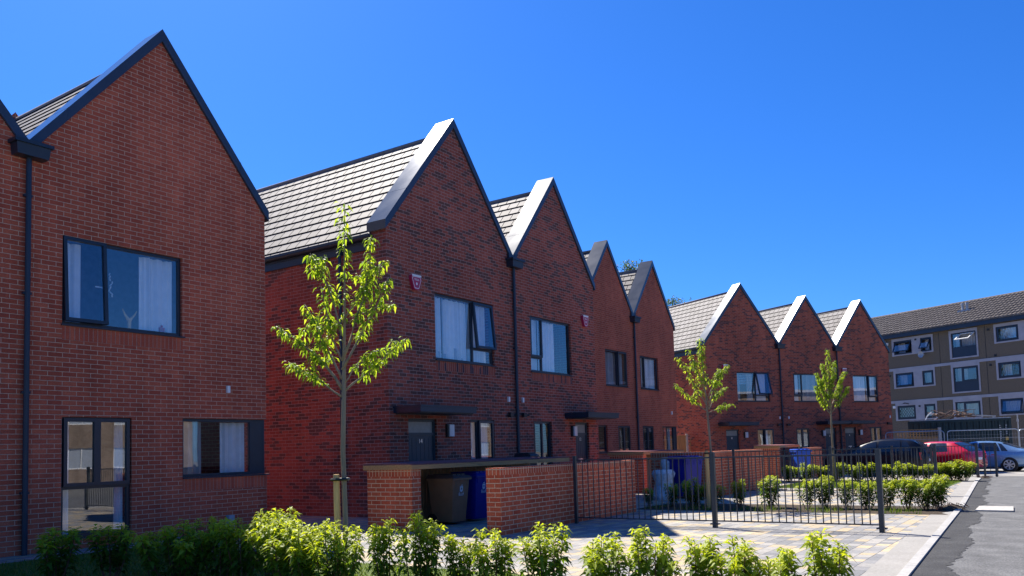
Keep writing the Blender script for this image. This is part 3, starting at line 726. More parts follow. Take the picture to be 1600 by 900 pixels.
# ------------------------------------------------------------------ block of flats far right
def flats():
    ph = radians(-116.97)
    r = thing('apartment_block', 'three storey pebbledash block of flats with brown pantile roof at the right edge', 'flats', (72.09, 12.40, 0), ph)
    U0, U1, DP = -9, 26, 9.
    bay = 8.26   # repeat of the facade
    wins = []
    def W(u0, u1, z0, z1): wins.append((u0, u1, z0, z1))
    cols = []
    for off in (0, bay):
        cols += [(off+.90, off+2.48, 'w'), (off+3.22, off+4.15, 'n')]
    holes = []
    F = [(8.0, 9.07), (5.40, 6.51), (2.85, 3.93)]
    for k, (za, zb) in enumerate(F):
        for a, c in ((.90, 2.48), (3.22, 4.15), (9.12, 10.70), (11.5, 12.4)):
            holes.append((a, c, za, zb, 'win'))
        holes.append((5.74, 7.66, zb-1.83 if k < 2 else zb-1.15, zb, 'door'))
        holes.append((14.0, 15.92, zb-1.83, zb, 'door'))
    b = MB()
    xs = sorted(set([U0, U1] + [h[0] for h in holes] + [h[1] for h in holes])); top = 9.4
    for x0, x1 in zip(xs, xs[1:]):
        xm = (x0+x1)/2; z = -1.
        for h in sorted([h for h in holes if h[0] < xm < h[1]], key=lambda h: h[2]):
            b.face([(x0, 0, z), (x1, 0, z), (x1, 0, h[2]), (x0, 0, h[2])]); z = h[3]
        b.face([(x0, 0, z), (x1, 0, z), (x1, 0, top), (x0, 0, top)])
    for h in holes:
        x0, x1, a, c = h[:4]; rr_ = .12
        b.face([(x0, 0, a), (x0, 0, c), (x0, rr_, c), (x0, rr_, a)]); b.face([(x1, 0, c), (x1, 0, a), (x1, rr_, a), (x1, rr_, c)])
        b.face([(x0, 0, c), (x1, 0, c), (x1, rr_, c), (x0, rr_, c)]); b.face([(x1, 0, a), (x0, 0, a), (x0, rr_, a), (x1, rr_, a)])
    b.box(U0, 3.0, -1, U1, 3.1, top)
    b.face([(U0, 0, -1), (U0, DP, -1), (U0, DP, top), (U0, 0, top)]); b.face([(U1, DP, -1), (U1, 0, -1), (U1, 0, top), (U1, DP, top)]); b.face([(U1, DP, -1), (U0, DP, -1), (U0, DP, top), (U1, DP, top)])
    b.build('wall', 'pebble', r)
    # vertical panel joints in the pebbledash
    jn = MB()
    for u in (-3, .25, 4.75, 8.3, 12.9, 16.6):
        jn.box(u, -.012, -1, u+.03, -.001, 4.1); jn.box(u, -.012, 4.36, u+.03, -.001, 6.7); jn.box(u, -.012, 6.93, u+.03, -.001, 9.3)
    jn.build('panel_joint', 'dark_trim', r)
    for z0, z1 in ((6.72, 6.92), (4.14, 4.34)):
        s = MB(); s.box(U0, -.05, z0, U1, -.002, z1); s.build('floor_band', 'render_lilac', r)
    def surround(u0, u1, z0, z1, hs):
        hs = [h for h in hs if h[0] > u0 and h[1] < u1]; s = MB(); xs = sorted(set([u0, u1] + [h[0] for h in hs] + [h[1] for h in hs]))
        for x0, x1 in zip(xs, xs[1:]):
            xm = (x0+x1)/2; z = z0; st = []
            for h in sorted([h for h in hs if h[0] < xm < h[1]], key=lambda h: h[2]):
                st.append((z, h[2])); z = h[3]
            st.append((z, z1))
            for a, c in st:
                if c-a > .01: s.box(x0, -.04, a, x1, -.0025, c)
        return s.build('window_surround', 'render_lilac', r)
    for k, (za, zb) in enumerate(F):
        t = (9.28, 6.72, 4.14)[k]
        for off in (0, bay):
            surround(off+.72, off+4.28, za-.10, t, [h for h in holes if h[4] == 'win' and abs(h[2]-za) < .01])
            d = [h for h in holes if h[4] == 'door' and abs(h[3]-zb) < .01 and off+5.5 < h[0] < off+7.8]
            surround(off+5.58, off+7.78, d[0][2]-.10, t, d)
    opens = {(0, .90): .5, (0, 3.22): .55, (0, 9.12): 0, (1, .90): .12, (2, 9.12): .25}
    for h in holes:
        u0, u1, z0, z1, kind = h; k = min(range(3), key=lambda i: abs(F[i][1]-z1)); f = .10
        w = MB(); w.box(u0, .03, z0, u0+f, .11, z1); w.box(u1-f, .03, z0, u1, .11, z1); w.box(u0+f, .03, z0, u1-f, .11, z0+f); w.box(u0+f, .03, z1-f, u1-f, .11, z1)
        if kind == 'door':
            w.box(u0+f, .03, z0+f, u1-f, .10, z1-1.05 if z1-z0 > 1.5 else z0+f+.01); um = u0+.62; w.box(um, .028, z1-1.05 if z1-z0 > 1.5 else z0+f, um+.12, .108, z1-f)
        wo = w.build('window' if kind == 'win' else 'balcony_window', 'navy_panel', r)
        zb = z1-1.05 if kind == 'door' and z1-z0 > 1.5 else z0+f
        op = opens.get((k, u0), 0)
        if kind == 'door' and k == 0 and u0 < 8: op = 1.05
        lo = u0+.74 if kind == 'door' else u0+f
        p = MB(); hh = z1-f-zb; ww = u1-f-lo; t = .07
        p.cur = 0; p.box(0, -.01, 0, t, .05, hh); p.box(ww-t, -.01, 0, ww, .05, hh); p.box(t, -.01, 0, ww-t, .05, t); p.box(t, -.01, hh-t, ww-t, .05, hh)
        Rm = Matrix.Translation(Vector((lo, .0, z1-f))) @ Matrix.Rotation(-op, 4, 'X') @ Matrix.Translation(Vector((0, 0, -hh)))
        so = p.build('sash', 'white_plastic' if op > 1 else 'navy_panel', wo); so.matrix_basis = Rm
        q = MB(); q.box(t, .01, t, ww-t, .03, hh-t); qo = q.build('pane', 'glass', wo); qo.matrix_basis = Rm.copy()
        if kind == 'door':
            q = MB(); q.box(u0+f, .05, zb, u0+.62, .07, z1-f); q.build('pane', 'glass', wo)
        s = MB(); n = 26; a0, a1 = u0+.1, u1-.1
        kindm = 'net' if RND.random() < .6 else 'curtain'
        pts = [(a0+(a1-a0)*i/n, .42+.03*sin(i*1.9)) for i in range(n+1)]
        cov = 1.0 if RND.random() < .55 else .45
        for (xa, ya), (xb, yb) in list(zip(pts, pts[1:]))[:int(n*cov)]:
            s.face([(xa, ya, z0), (xb, yb, z0), (xb, yb, z1), (xa, ya, z1)]); s.face([(xb, yb+.01, z0), (xa, ya+.01, z0), (xa, ya+.01, z1), (xb, yb+.01, z1)])
        s.build('curtain', kindm, wo, smooth=True)
        if k == 2 and u0 < 1:   # diamond security lattice
            la = MB(); n = 7
            for i in range(-n, n+1):
                for sg in (-1, 1):
                    xa = (u0+u1)/2+i*.22; za = z0+f; zb2 = z1-f; dx = (zb2-za)*.8*sg
                    x_a, x_b = xa-dx/2, xa+dx/2
                    def clip(x, o, zx, zo):
                        lo_, hi_ = u0+f, u1-f
                        if lo_ <= x <= hi_: return x, zx
                        tt = ((lo_ if x < lo_ else hi_)-o)/(x-o); return o+(x-o)*tt, zo+(zx-zo)*tt
                    if max(x_a, x_b) < u0+f or min(x_a, x_b) > u1-f: continue
                    xa1, za1 = clip(x_a, x_b, za, zb2); xb1, zb1 = clip(x_b, x_a, zb2, za)
                    la.tube([(xa1, .0, za1), (xb1, .0, zb1)], .014, 4)
            la.build('security_lattice', 'dark_trim', wo)
    # eaves and roof
    e = MB(); e.box(U0-.3, -.42, 9.34, U1+.3, -.32, 9.66); e.box(U0-.3, -.32, 9.36, U1+.3, .1, 9.42); e.build('fascia', 'navy_panel', r)
    ro = MB(); n = 0; st = .30; nu = int((U1-U0)/st)
    rows = 10; run = 3.6; rise = 2.2
    for k in range(rows):
        y0 = -.48+(run+.48)*k/rows; y1 = -.48+(run+.48)*(k+1)/rows+.04
        z0 = 9.62+rise*k/rows+.05; z1 = 9.62+rise*(k+1)/rows+.005
        for i in range(nu):
            for h0, h1, f0, f1 in ((0, .10, 0, 1), (.10, .20, 1, 1), (.20, .30, 1, 0)):
                xa = U0+i*st+h0; xb = U0+i*st+h1; 
                ro.face([(xa, y0, z0+.09*f0), (xb, y0, z0+.09*f1), (xb, y1, z1+.09*f1), (xa, y1, z1+.09*f0)])
            xa = U0+i*st
            ro.face([(xa, y0, z0-.05), (xa+.30, y0, z0-.05), (xa+.20, y0, z0+.09), (xa+.10, y0, z0+.09)])
    ro.face([(U1, run, 9.62+rise), (U0, run, 9.62+rise), (U0, 2*run+.5, 9.5), (U1, 2*run+.5, 9.5)])
    roo = ro.build('roof', 'pantile', r)
    rd = MB(); rd.tube([(U0, run, 9.62+rise+.02), (U1, run, 9.62+rise+.02)], .11, 8); rd.build('ridge_tile', 'pantile', roo)
    for u in (5.6, 5.95):
        v = MB(); v.tube([(u, 1.9, 10.7), (u, 1.9, 11.4)], .09, 8); v.tube([(u, 1.9, 11.35), (u, 1.9, 11.5)], .13, 8); v.build('roof_vent', 'lead', roo)
    v = MB(); v.box(5.35, 1.6, 10.5, 6.3, 2.2, 10.95); v.build('vent_flashing', 'lead', roo)
    # vents, dish, lamps on the wall
    for u, z in ((2.75, 8.95), (8.5, 8.9), (8.5, 6.35), (2.75, 3.75), (.3, 6.3), (8.9, 7.0)):
        v = MB(); v.box(u, -.05, z, u+.17, -.001, z+.14); v.build('wall_vent', 'dark_trim', r)
    for u, z in ((.2, 8.85), (.55, 3.75)):
        v = MB(); v.box(u, -.12, z, u+.22, -.001, z+.2); v.build('wall_lamp', 'white_plastic', r)
    v = MB(); c = Vector((3.5, -.35, 7.75)); rg = []
    for i in range(5):
        a = i/4*.9
        rg.append([(c.x+.32*sin(a)*cos(t*pi/6), c.y-.12+.25*(1-cos(a))*-1+.1, c.z+.32*sin(a)*sin(t*pi/6)) for t in range(12)])
    for A, B in zip(rg[1:], rg[2:]):
        for t in range(12):
            j = (t+1) % 12; v.face([A[t], A[j], B[j], B[t]])
    v.face(rg[1]); v.tube([(3.5, -.35, 7.75), (3.5, -.02, 7.75)], .03, 6); v.build('satellite_dish', 'lead', r)
    v = MB(); v.tube([(1.9, -.02, 4.05), (1.9, -.5, 4.12), (2.0, -.75, 4.1)], .035, 6); v.tube([(2.0, -.4, 4.1), (1.6, -.45, 4.05)], .02, 6); v.build('aerial_arm', 'dark_trim', r)
flats()

# ------------------------------------------------------------------ garden walls, bin stores
def garden_wall(label, x0, y0, x1, y1, h, ret=None):
    r = thing('garden_wall', label, 'wall', (x0, y0, 0))
    w, t = x1-x0, y1-y0; b = MB(); b.box(0, 0, -.3, w, t, h-.115, bottom=False)
    if ret: b.box(.0, t, -.3, .22, t+ret, h-.115, bottom=False)
    b.build('brickwork', 'brick_garden', r)
    c = MB()
    def cap(xa, ya, xb, yb):
        z0, z1 = h-.115, h
        a = [(xa, ya, z0), (xb, ya, z0), (xb, yb, z0), (xa, yb, z0)]; d = [(p[0], p[1], z1) for p in a]
        for k, ax in ((0, 0), (1, 1), (2, 0), (3, 1)):
            j = (k+1) % 4; q = [a[k], a[j], d[j], d[k]]; c.face(q, [(p[2]-z0, p[ax]) for p in q])
        c.face(d, [(p[1], p[0]) for p in d])
    cap(-.002, -.002, w+.002, t+.002)
    if ret: cap(-.002, t+.004, .222, t+ret+.002)
    c.build('brick_coping', 'soldier_garden', r); return r
garden_wall('orange brick garden wall in the foreground between the bins and the front railing', 10.80, 7.60, 15.65, 7.88, 1.07)
garden_wall('second orange brick garden wall, behind the tree stake and beside a blue bin', 20.45, 7.70, 24.45, 7.95, 1.16, ret=1.5)
garden_wall('far brick garden wall to the right of the bright blue bin', 33.6, 8.75, 35.6, 9.0, 1.10)

def bin_store(label, x, y0, y1, length, h=1.06):
    r = thing('bin_store', label, 'bin store', (x, y0, 0)); d = y1-y0
    b = MB(); b.box(.06, .06, -.3, .30, d-.04, h-.115, bottom=False); b.build('end_wall', 'brick_garden', r)
    c = MB(); z0, z1 = h-.115, h
    a = [(.058, .058, z0), (.302, .058, z0), (.302, d-.038, z0), (.058, d-.038, z0)]; e = [(p[0], p[1], z1) for p in a]
    for k, ax in ((0, 0), (1, 1), (2, 0), (3, 1)):
        j = (k+1) % 4; q = [a[k], a[j], e[j], e[k]]; c.face(q, [(p[2]-z0, p[ax]) for p in q])
    c.build('brick_coping', 'soldier_garden', r)
    # slatted timber back
    s = MB(); n = int((length-.3)/.105)
    for k in range(n):
        xx = .32+k*(length-.4)/n; s.box(xx, d-.16, 0, xx+.085, d-.14, h-.01)
    s.box(.31, d-.139, .25, length-.1, d-.10, .33); s.box(.31, d-.139, .8, length-.1, d-.10, .88)
    s.build('slatted_back', 'timber_v', r)
    for xx in (.31, length*.5, length-.12):
        p = MB(); p.box(xx, d-.095, -.2, xx+.09, d-.01, h); p.build('post', 'timber_v', r)
    p = MB(); p.box(.31, .10, 0, .345, .40, h); p.build('front_slat', 'timber_v', r)
    f = MB(); f.box(0, 0, h, length, .035, h+.078); f.box(0, .037, h, .035, d, h+.085); f.box(length-.035, .037, h, length, d, h+.085)
    f.build('roof_board', 'timber', r)
    f = MB(); f.hexa([(.037, .037, h+.003), (length-.037, .037, h+.003), (length-.037, d, h+.003), (.037, d, h+.003)], [(.012, .010, h+.095), (length-.012, .010, h+.095), (length-.012, d+.01, h+.125), (.012, d+.01, h+.125)])
    f.build('felt_roof', 'felt', r)
    return r
bin_store('bin store with brick end wall and felt roof in front of the house numbered 14', 10.80, 9.45, 10.60, 5.35)
bin_store('bin store with slatted timber front behind the railing, in front of the set-back houses', 21.9, 10.34, 11.5, 3.0, 1.10)
bin_store('farthest bin store with a sunlit pinkish top, in front of the far row', 32.6, 9.6, 10.6, 2.9, 1.13)

def wheelie_bin(label, loc, rz, body, lid, h=.92, w=.50, d=.60, emblem=True, group='wheeled bins'):
    r = thing('wheelie_bin', label, 'bin', loc, rz, group)
    z0, z1 = .05, h-.11; tw, td = w/2, d/2; bw, bd = w/2*.80, d/2*.76
    b = MB(); b.hexa([(-bw, -bd, z0), (bw, -bd, z0), (bw, bd, z0), (-bw, bd, z0)], [(-tw, -td, z1), (tw, -td, z1), (tw, td, z1), (-tw, td, z1)])
    for s in (-.5, 0., .5):   # moulded ribs at the rim
        b.box(s*w*.75-.008, -td-.006, z1-.10, s*w*.75+.008, -td+.02, z1-.002)
    bo = bevel(b.build('body', body, r), .025, 3)
    # vertical mould lines on the left side
    m = MB()
    for t in (-.35, .3): m.hexa([(-bw-.004, t*d*.76-.006, z0+.1), (-bw+.01, t*d*.76-.006, z0+.1), (-bw+.01, t*d*.76+.006, z0+.1), (-bw-.004, t*d*.76+.006, z0+.1)], [(-tw-.004, t*d-.006, z1-.03), (-tw+.01, t*d-.006, z1-.03), (-tw+.01, t*d+.006, z1-.03), (-tw-.004, t*d+.006, z1-.03)])
    m.build('mould_rib', body, r)
    rm = MB(); rm.box(-tw-.03, -td-.035, z1-.002, tw+.03, td+.02, z1+.035); bevel(rm.build('rim', body, r), .008, 2)
    l = MB(); l.hexa([(-tw-.035, -td-.05, z1+.037), (tw+.035, -td-.05, z1+.037), (tw+.035, td+.02, z1+.037), (-tw-.035, td+.02, z1+.037)], [(-tw+.01, -td+.0, z1+.085), (tw-.01, -td+.0, z1+.085), (tw-.01, td, z1+.11), (-tw+.01, td, z1+.11)])
    for s in (-.26, .0, .26): l.box(s*w-.05, -td+.05, z1+.084, s*w+.05, td-.08, z1+.115)
    lo = bevel(l.build('lid', lid, r), .012, 2)
    h_ = MB(); h_.tube([(-tw+.04, td+.055, z1+.04), (tw-.04, td+.055, z1+.04)], .017, 8)
    for s in (-1, 1): h_.tube([(s*(tw-.06), td-.01, z1+.02), (s*(tw-.06), td+.06, z1+.045)], .015, 6)
    h_.build('handle', lid, r)
    for s in (-1, 1):
        wv = MB(); wv.tube([(s*(bw+.005), bd, .10), (s*(bw+.055), bd, .10)], .10, 14); wv.build('wheel', 'tyre', r)
    if emblem:
        # pale council-style crest: shield, leafy sides, two lines of lettering
        slope = (td-bd)/(z1-z0)
        def P(x, z, o=.004): return (x, -(bd+(z-z0)*slope)-o, z)
        e = MB(); cx = .02; cz = h*.70
        def poly(pts, o=.004): e.face([P(cx+a, cz+c, o) for a, c in pts])
        poly([(-.045, .05), (-.045, -.03), (0, -.065), (.045, -.03), (.045, .05)])
        for s in (-1, 1):
            for k in range(5):
                a = -1.9+k*.42; x, z = s*.066*cos(a+1.2), -.01+.085*sin(a); poly([(x-.009, z-.010), (x+.009, z-.006), (x+.009, z+.010), (x-.009, z+.008)])
        poly([(-.03, .062), (.03, .062), (.02, .082), (-.02, .082)])
        for z in (-.10, -.122):
            x = -.075
            while x < .07:
                ww = .008+.006*((int(x*1000) * 7) % 3)/2; poly([(x, z), (x+ww, z), (x+ww, z+.013), (x, z+.013)]); x += ww+.005
        e.build('crest', 'white_paint', bo)
        q = MB(); q.face([P(cx+a, cz+c, .0055) for a, c in ((-.014, -.012), (.014, -.012), (.016, .018), (0, .032), (-.016, .018))]); q.build('crest_device', body, bo)
    return r
wheelie_bin('brown wheeled bin with white crest in the first bin store', (12.27, 9.83, 0), 0, 'bin_brown', 'bin_brown_lid', h=.93)
wheelie_bin('navy blue wheeled bin partly behind the foreground wall, next to the brown bin', (12.98, 9.83, 0), 0, 'bin_blue', 'bin_blue', h=.95)
wheelie_bin('navy blue wheeled bin behind the railing, beside the second garden wall', (19.98, 8.28, 0), radians(-25), 'bin_blue', 'bin_blue', h=1.07, w=.56, d=.66, emblem=False)
wheelie_bin('bright blue sunlit wheeled bin beyond the second garden wall', (33.3, 9.0, g(33.3, 9.)), radians(-55), 'bin_blue_bright', 'bin_blue_bright', h=1.15, w=.58, d=.70, emblem=False)
wheelie_bin('small black lidded bin at the far end of the first bin store roof', (16.75, 11.0, 0), 0, 'black_plastic', 'black_plastic', h=1.27, w=.34, d=.4, emblem=False)

# white sacks of rubble beside the second bin
def sack(label, loc, h, w):
    b = MB(); rg = []; n = 14; rl = random.Random(int(h*100))
    for k in range(9):
        t = k/8; rad = w*(.5+.08*sin(t*9)+(-.06 if k == 8 else 0)); rg.append([(loc[0]+rad*(cos(a*2*pi/n)+.08*rl.uniform(-1, 1)), loc[1]+rad*(sin(a*2*pi/n)+.08*rl.uniform(-1, 1)), h*t) for a in range(n)])
    for A, B in zip(rg, rg[1:]):
        for k in range(n):
            j = (k+1) % n; b.face([A[k], A[j], B[j], B[k]])
    b.face(rg[-1]); b.face(rg[0][::-1])
    o = b.build('rubble_sack', 'bag_white', smooth=True); tag(o, label, 'sack'); return o
sack('tall crumpled white sack next to the navy bin behind the railing', (19.95, 8.78, 0), 1.04, .26)
sack('low white sack in the planting bed behind the railing', (19.35, 8.62, 0), .74, .50)

# ------------------------------------------------------------------ metal railings
def railing(label, posts, height, x_spacing=.108, thick=None, zoff=0.):
    """posts: list of (x, y); balusters between rails"""
    x0, y0 = posts[0]; r = thing('metal_railing', label, 'railing', (x0, y0, g(x0, y0)))
    L0 = Vector((x0, y0, g(x0, y0)))
    for k, (x, y) in enumerate(posts):
        t = (thick[k] if thick else .07)/2; z = g(x, y)-L0.z
        p = MB(); p.box(x-x0-t, y-y0-t, z-.15, x-x0+t, y-y0+t, z+height+.035); p.box(x-x0-t-.003, y-y0-t-.003, z+height+.036, x-x0+t+.003, y-y0+t+.003, z+height+.042)
        if k: p.box(x-x0-.05, y-y0-.07, z+.05, x-x0+.05, y-y0+.07, z+.07)
        bevel(p.build('post', 'rail_paint', r), .004, 1)
    for (xa, ya), (xb, yb) in zip(posts, posts[1:]):
        A = Vector((xa, ya, g(xa, ya))) - L0; B = Vector((xb, yb, g(xb, yb))) - L0; d = B-A; ln = d.length; u = d/ln
        A2, B2 = A+u*.045, B-u*.045
        p = MB(); n = Vector((-u.y, u.x, 0))*.006; wv = n*3.2
        for z0, z1 in ((height-.045, height-.033+.012), (.10, .118)):
            q = [A2-wv, B2-wv, B2+wv, A2+wv]; p.hexa([(v.x, v.y, v.z+z0) for v in q], [(v.x, v.y, v.z+z1) for v in q])
        m = int((ln-.09)/x_spacing)
        for k in range(1, m):
            c = A2+(B2-A2)*k/m; p.tube([(c.x, c.y, c.z+.11), (c.x, c.y, c.z+height-.04)], .0095, 6, cap=False)
        p.build('bar_panel', 'rail_paint', r)
    return r
railing('long dark metal railing across the paved forecourt in the foreground, two panels', [(13.0, 7.50), (13.0, 4.92), (13.0, 2.41)], 1.165, thick=[.055, .07, .07])
railing('second dark metal railing, behind the planting bed', [(21.5, 7.55), (21.5, 5.08), (21.5, 2.75)], 1.16, thick=[.055, .065, .065])
railing('third dark metal railing, seen against the red car', [(35.2, 6.0), (35.0, 4.6), (34.6, 3.05)], 1.20, thick=[.07, .07, .09])
railing('short return panel of dark metal railing in front of the light blue car', [(37.0, 3.02), (36.9, 2.62)], 1.27, thick=[.07, .08])

# ------------------------------------------------------------------ vegetation
def leaf(b, p, d, length, width, droop, tone, rl):
    d = d.normalized(); side = d.cross(Vector((0, 0, 1)))
    if side.length < .1: side = Vector((1, 0, 0))
    side.normalize(); tw = rl.uniform(-.5, .5); up = side.cross(d).normalized()
    side = (side*cos(tw)+up*sin(tw)).normalized(); up = side.cross(d)
    m = p + d*length*.5 + up*length*.06; m.z -= droop*length*.12
    t = p + d*length*.92; t.z -= droop*length*.5
    l = m + side*width*.5 + up*width*.14; r = m - side*width*.5 + up*width*.14
    i = len(b.v); b.v += [tuple(p), tuple(l), tuple(m), tuple(r), tuple(t)]
    for q in ((0, 3, 2), (0, 2, 1), (2, 3, 4), (2, 4, 1)):
        b.f.append(tuple(i+k for k in q)); b.mi.append(0); b.uv += [(0, 0)]*3
    b.tone += [tone]*5

def shrub_mesh(seed, h=.86, r=.28, stems=8, per=84, ll=.12, lw=.045):
    rl = random.Random(seed); st = MB(); lf = MB(); lf.tone = []
    for s in range(stems):
        a = 2*pi*s/stems+rl.uniform(-.4, .4); rr_ = r*rl.uniform(.15, 1.0)
        hh = h*rl.uniform(.80, 1.0)*(1-.22*rr_/r)
        base = Vector((cos(a)*rr_*.25, sin(a)*rr_*.25, 0)); tip = Vector((cos(a)*rr_, sin(a)*rr_, hh))
        pts = [base.lerp(tip, t) + Vector((cos(a), sin(a), 0))*(.10*sin(t*pi)*rr_) + Vector((rl.uniform(-.01, .01), rl.uniform(-.01, .01), 0)) for t in (0, .25, .5, .75, 1)]
        st.tube(pts, [.008, .007, .006, .004, .002], 5, cap=False)
        def on(t):
            k = min(3, int(t*4)); return pts[k].lerp(pts[k+1], t*4-k)
        n = int(per*rl.uniform(.8, 1.2))
        for k in range(n):
            t = .22+.78*(k/n)**.62; p = on(min(.999, t)); az = k*2.4+rl.uniform(-.5, .5)
            el = .9*(t-.55)+rl.uniform(-.35, .35)
            d = Vector((cos(az)*cos(el), sin(az)*cos(el), sin(el)+.15))
            sz = rl.uniform(.45, 1.08)*(1.0 if t < .93 else .75)
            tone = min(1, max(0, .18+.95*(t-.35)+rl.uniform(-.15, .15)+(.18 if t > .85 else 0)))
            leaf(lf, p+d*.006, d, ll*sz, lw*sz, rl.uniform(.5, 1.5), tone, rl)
    return st, lf
def make_shrub_proto(seed, **k):
    st, lf = shrub_mesh(seed, **k)
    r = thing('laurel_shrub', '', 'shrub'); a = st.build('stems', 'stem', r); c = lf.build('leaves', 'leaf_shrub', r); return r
ORD = ['first', 'second', 'third', 'fourth', 'fifth', 'sixth', 'seventh', 'eighth', 'ninth', 'tenth', 'eleventh', 'twelfth', 'thirteenth', 'fourteenth', 'fifteenth', 'sixteenth', 'seventeenth', 'eighteenth']
protos = [make_shrub_proto(11), make_shrub_proto(12, r=.28, stems=10), make_shrub_proto(13, r=.20, stems=7), make_shrub_proto(14, h=.88, r=.26), make_shrub_proto(15, r=.38, stems=14), make_shrub_proto(16, r=.22, stems=8)]
used = [False]*len(protos)
def place_shrub(k, x, y, s, sz, rz, label, group):
    if not used[k]: o = protos[k]; used[k] = True
    else: o = copy_tree(protos[k])
    o.location = (x, y, g(x, y)); o.scale = (s, s, sz); o.rotation_euler = (0, 0, rz); o['label'] = label; o['category'] = 'shrub'; o['group'] = group
    return o
front = [(5.62, 6.55, 1.2, 1.02, 4), (5.35, 6.12, 1.25, 1.0, 1), (5.4, 5.72, 1.0, .98, 4), (5.5, 5.14, .95, 1.02, 2), (5.5, 4.72, 1.0, 1.08, 3), (5.55, 4.36, .85, .93, 5), (5.5, 3.94, 1.02, .93, 0), (5.5, 3.45, 1.05, 1.0, 3),
         (5.5, 2.93, 1.05, .98, 1), (5.5, 2.58, .98, 1.02, 5), (5.5, 2.23, .9, .98, 2), (5.45, 1.93, 1.05, 1.0, 0), (5.42, 1.66, .85, .88, 5), (5.5, 1.39, .98, 1.0, 3)]
for i, (x, y, s, sz, k) in enumerate(front):
    place_shrub(k, x, y, s*.95, sz*(.98 if i % 3 else 1.03), i*1.3, 'sunlit laurel shrub, %s from the left in the front row along the bottom edge' % ORD[i], 'shrubs in the front row')
dark = [(3.3, 9.9, 1.25, .78, 4), (3.95, 9.8, 1.2, .74, 1), (4.75, 9.35, 1.25, .86, 0), (5.25, 9.1, 1.2, .82, 3), (5.7, 9.0, .9, .72, 2), (6.05, 8.7, .85, .70, 5), (5.35, 7.95, 1.2, .90, 4), (5.55, 7.55, 1.1, .98, 1), (5.55, 7.18, 1.15, .98, 0), (5.75, 6.93, 1.0, 1.02, 3), (7.9, 9.6, 1.0, .8, 5)]
dark.sort(key=lambda d: d[0]/d[1])
for i, (x, y, s, sz, k) in enumerate(dark):
    place_shrub(k, x, y, s, sz, 2+i*1.7, 'shaded dark laurel shrub below the left house, %s from the left' % ORD[i], 'shaded shrubs by the left house')
mid = [(17.1, 8.0, .7), (17.2, 7.45, .8), (17.1, 6.95, .95), (17.2, 6.55, .9), (17.2, 5.95, .95), (17.15, 5.30, 1.05), (17.2, 4.55, 1.05), (17.2, 4.20, .98), (17.2, 3.80, .95), (17.2, 3.42, 1.0), (17.2, 3.05, .9), (17.25, 2.72, 1.0), (17.25, 2.40, .92), (17.3, 2.18, .98)]
for i, (x, y, s) in enumerate(mid):
    place_shrub([3, 0, 4, 1, 5, 0, 2, 3, 5, 1, 0, 2, 4, 3][i], x, y, s*(1.08 if i % 2 else .9), s*(.86 if i % 3 else .76), i*2.1, 'laurel shrub in the middle planting bed behind the front railing, %s from the left' % ORD[i], 'shrubs in the middle bed')
back = [(28.7, 8.2, 1.0), (28.7, 7.6, 1.1), (28.6, 7.05, 1.0), (28.7, 6.55, 1.1), (28.8, 6.0, 1.05), (28.7, 5.55, 1.12), (28.7, 5.1, 1.0), (28.8, 4.7, 1.1), (28.7, 4.3, .95), (28.75, 3.95, 1.0), (28.8, 3.6, 1.05), (28.85, 3.25, 1.1), (28.9, 2.95, 1.15)]
for i, (x, y, s) in enumerate(back):
    place_shrub([1, 4, 0, 3, 4, 1, 0, 4, 2, 5, 0, 1, 4][i], x, y, s*1.12, s*.74, i*1.1, 'laurel shrub in the far row behind the second lawn, %s from the left' % ORD[i], 'shrubs in the far row')

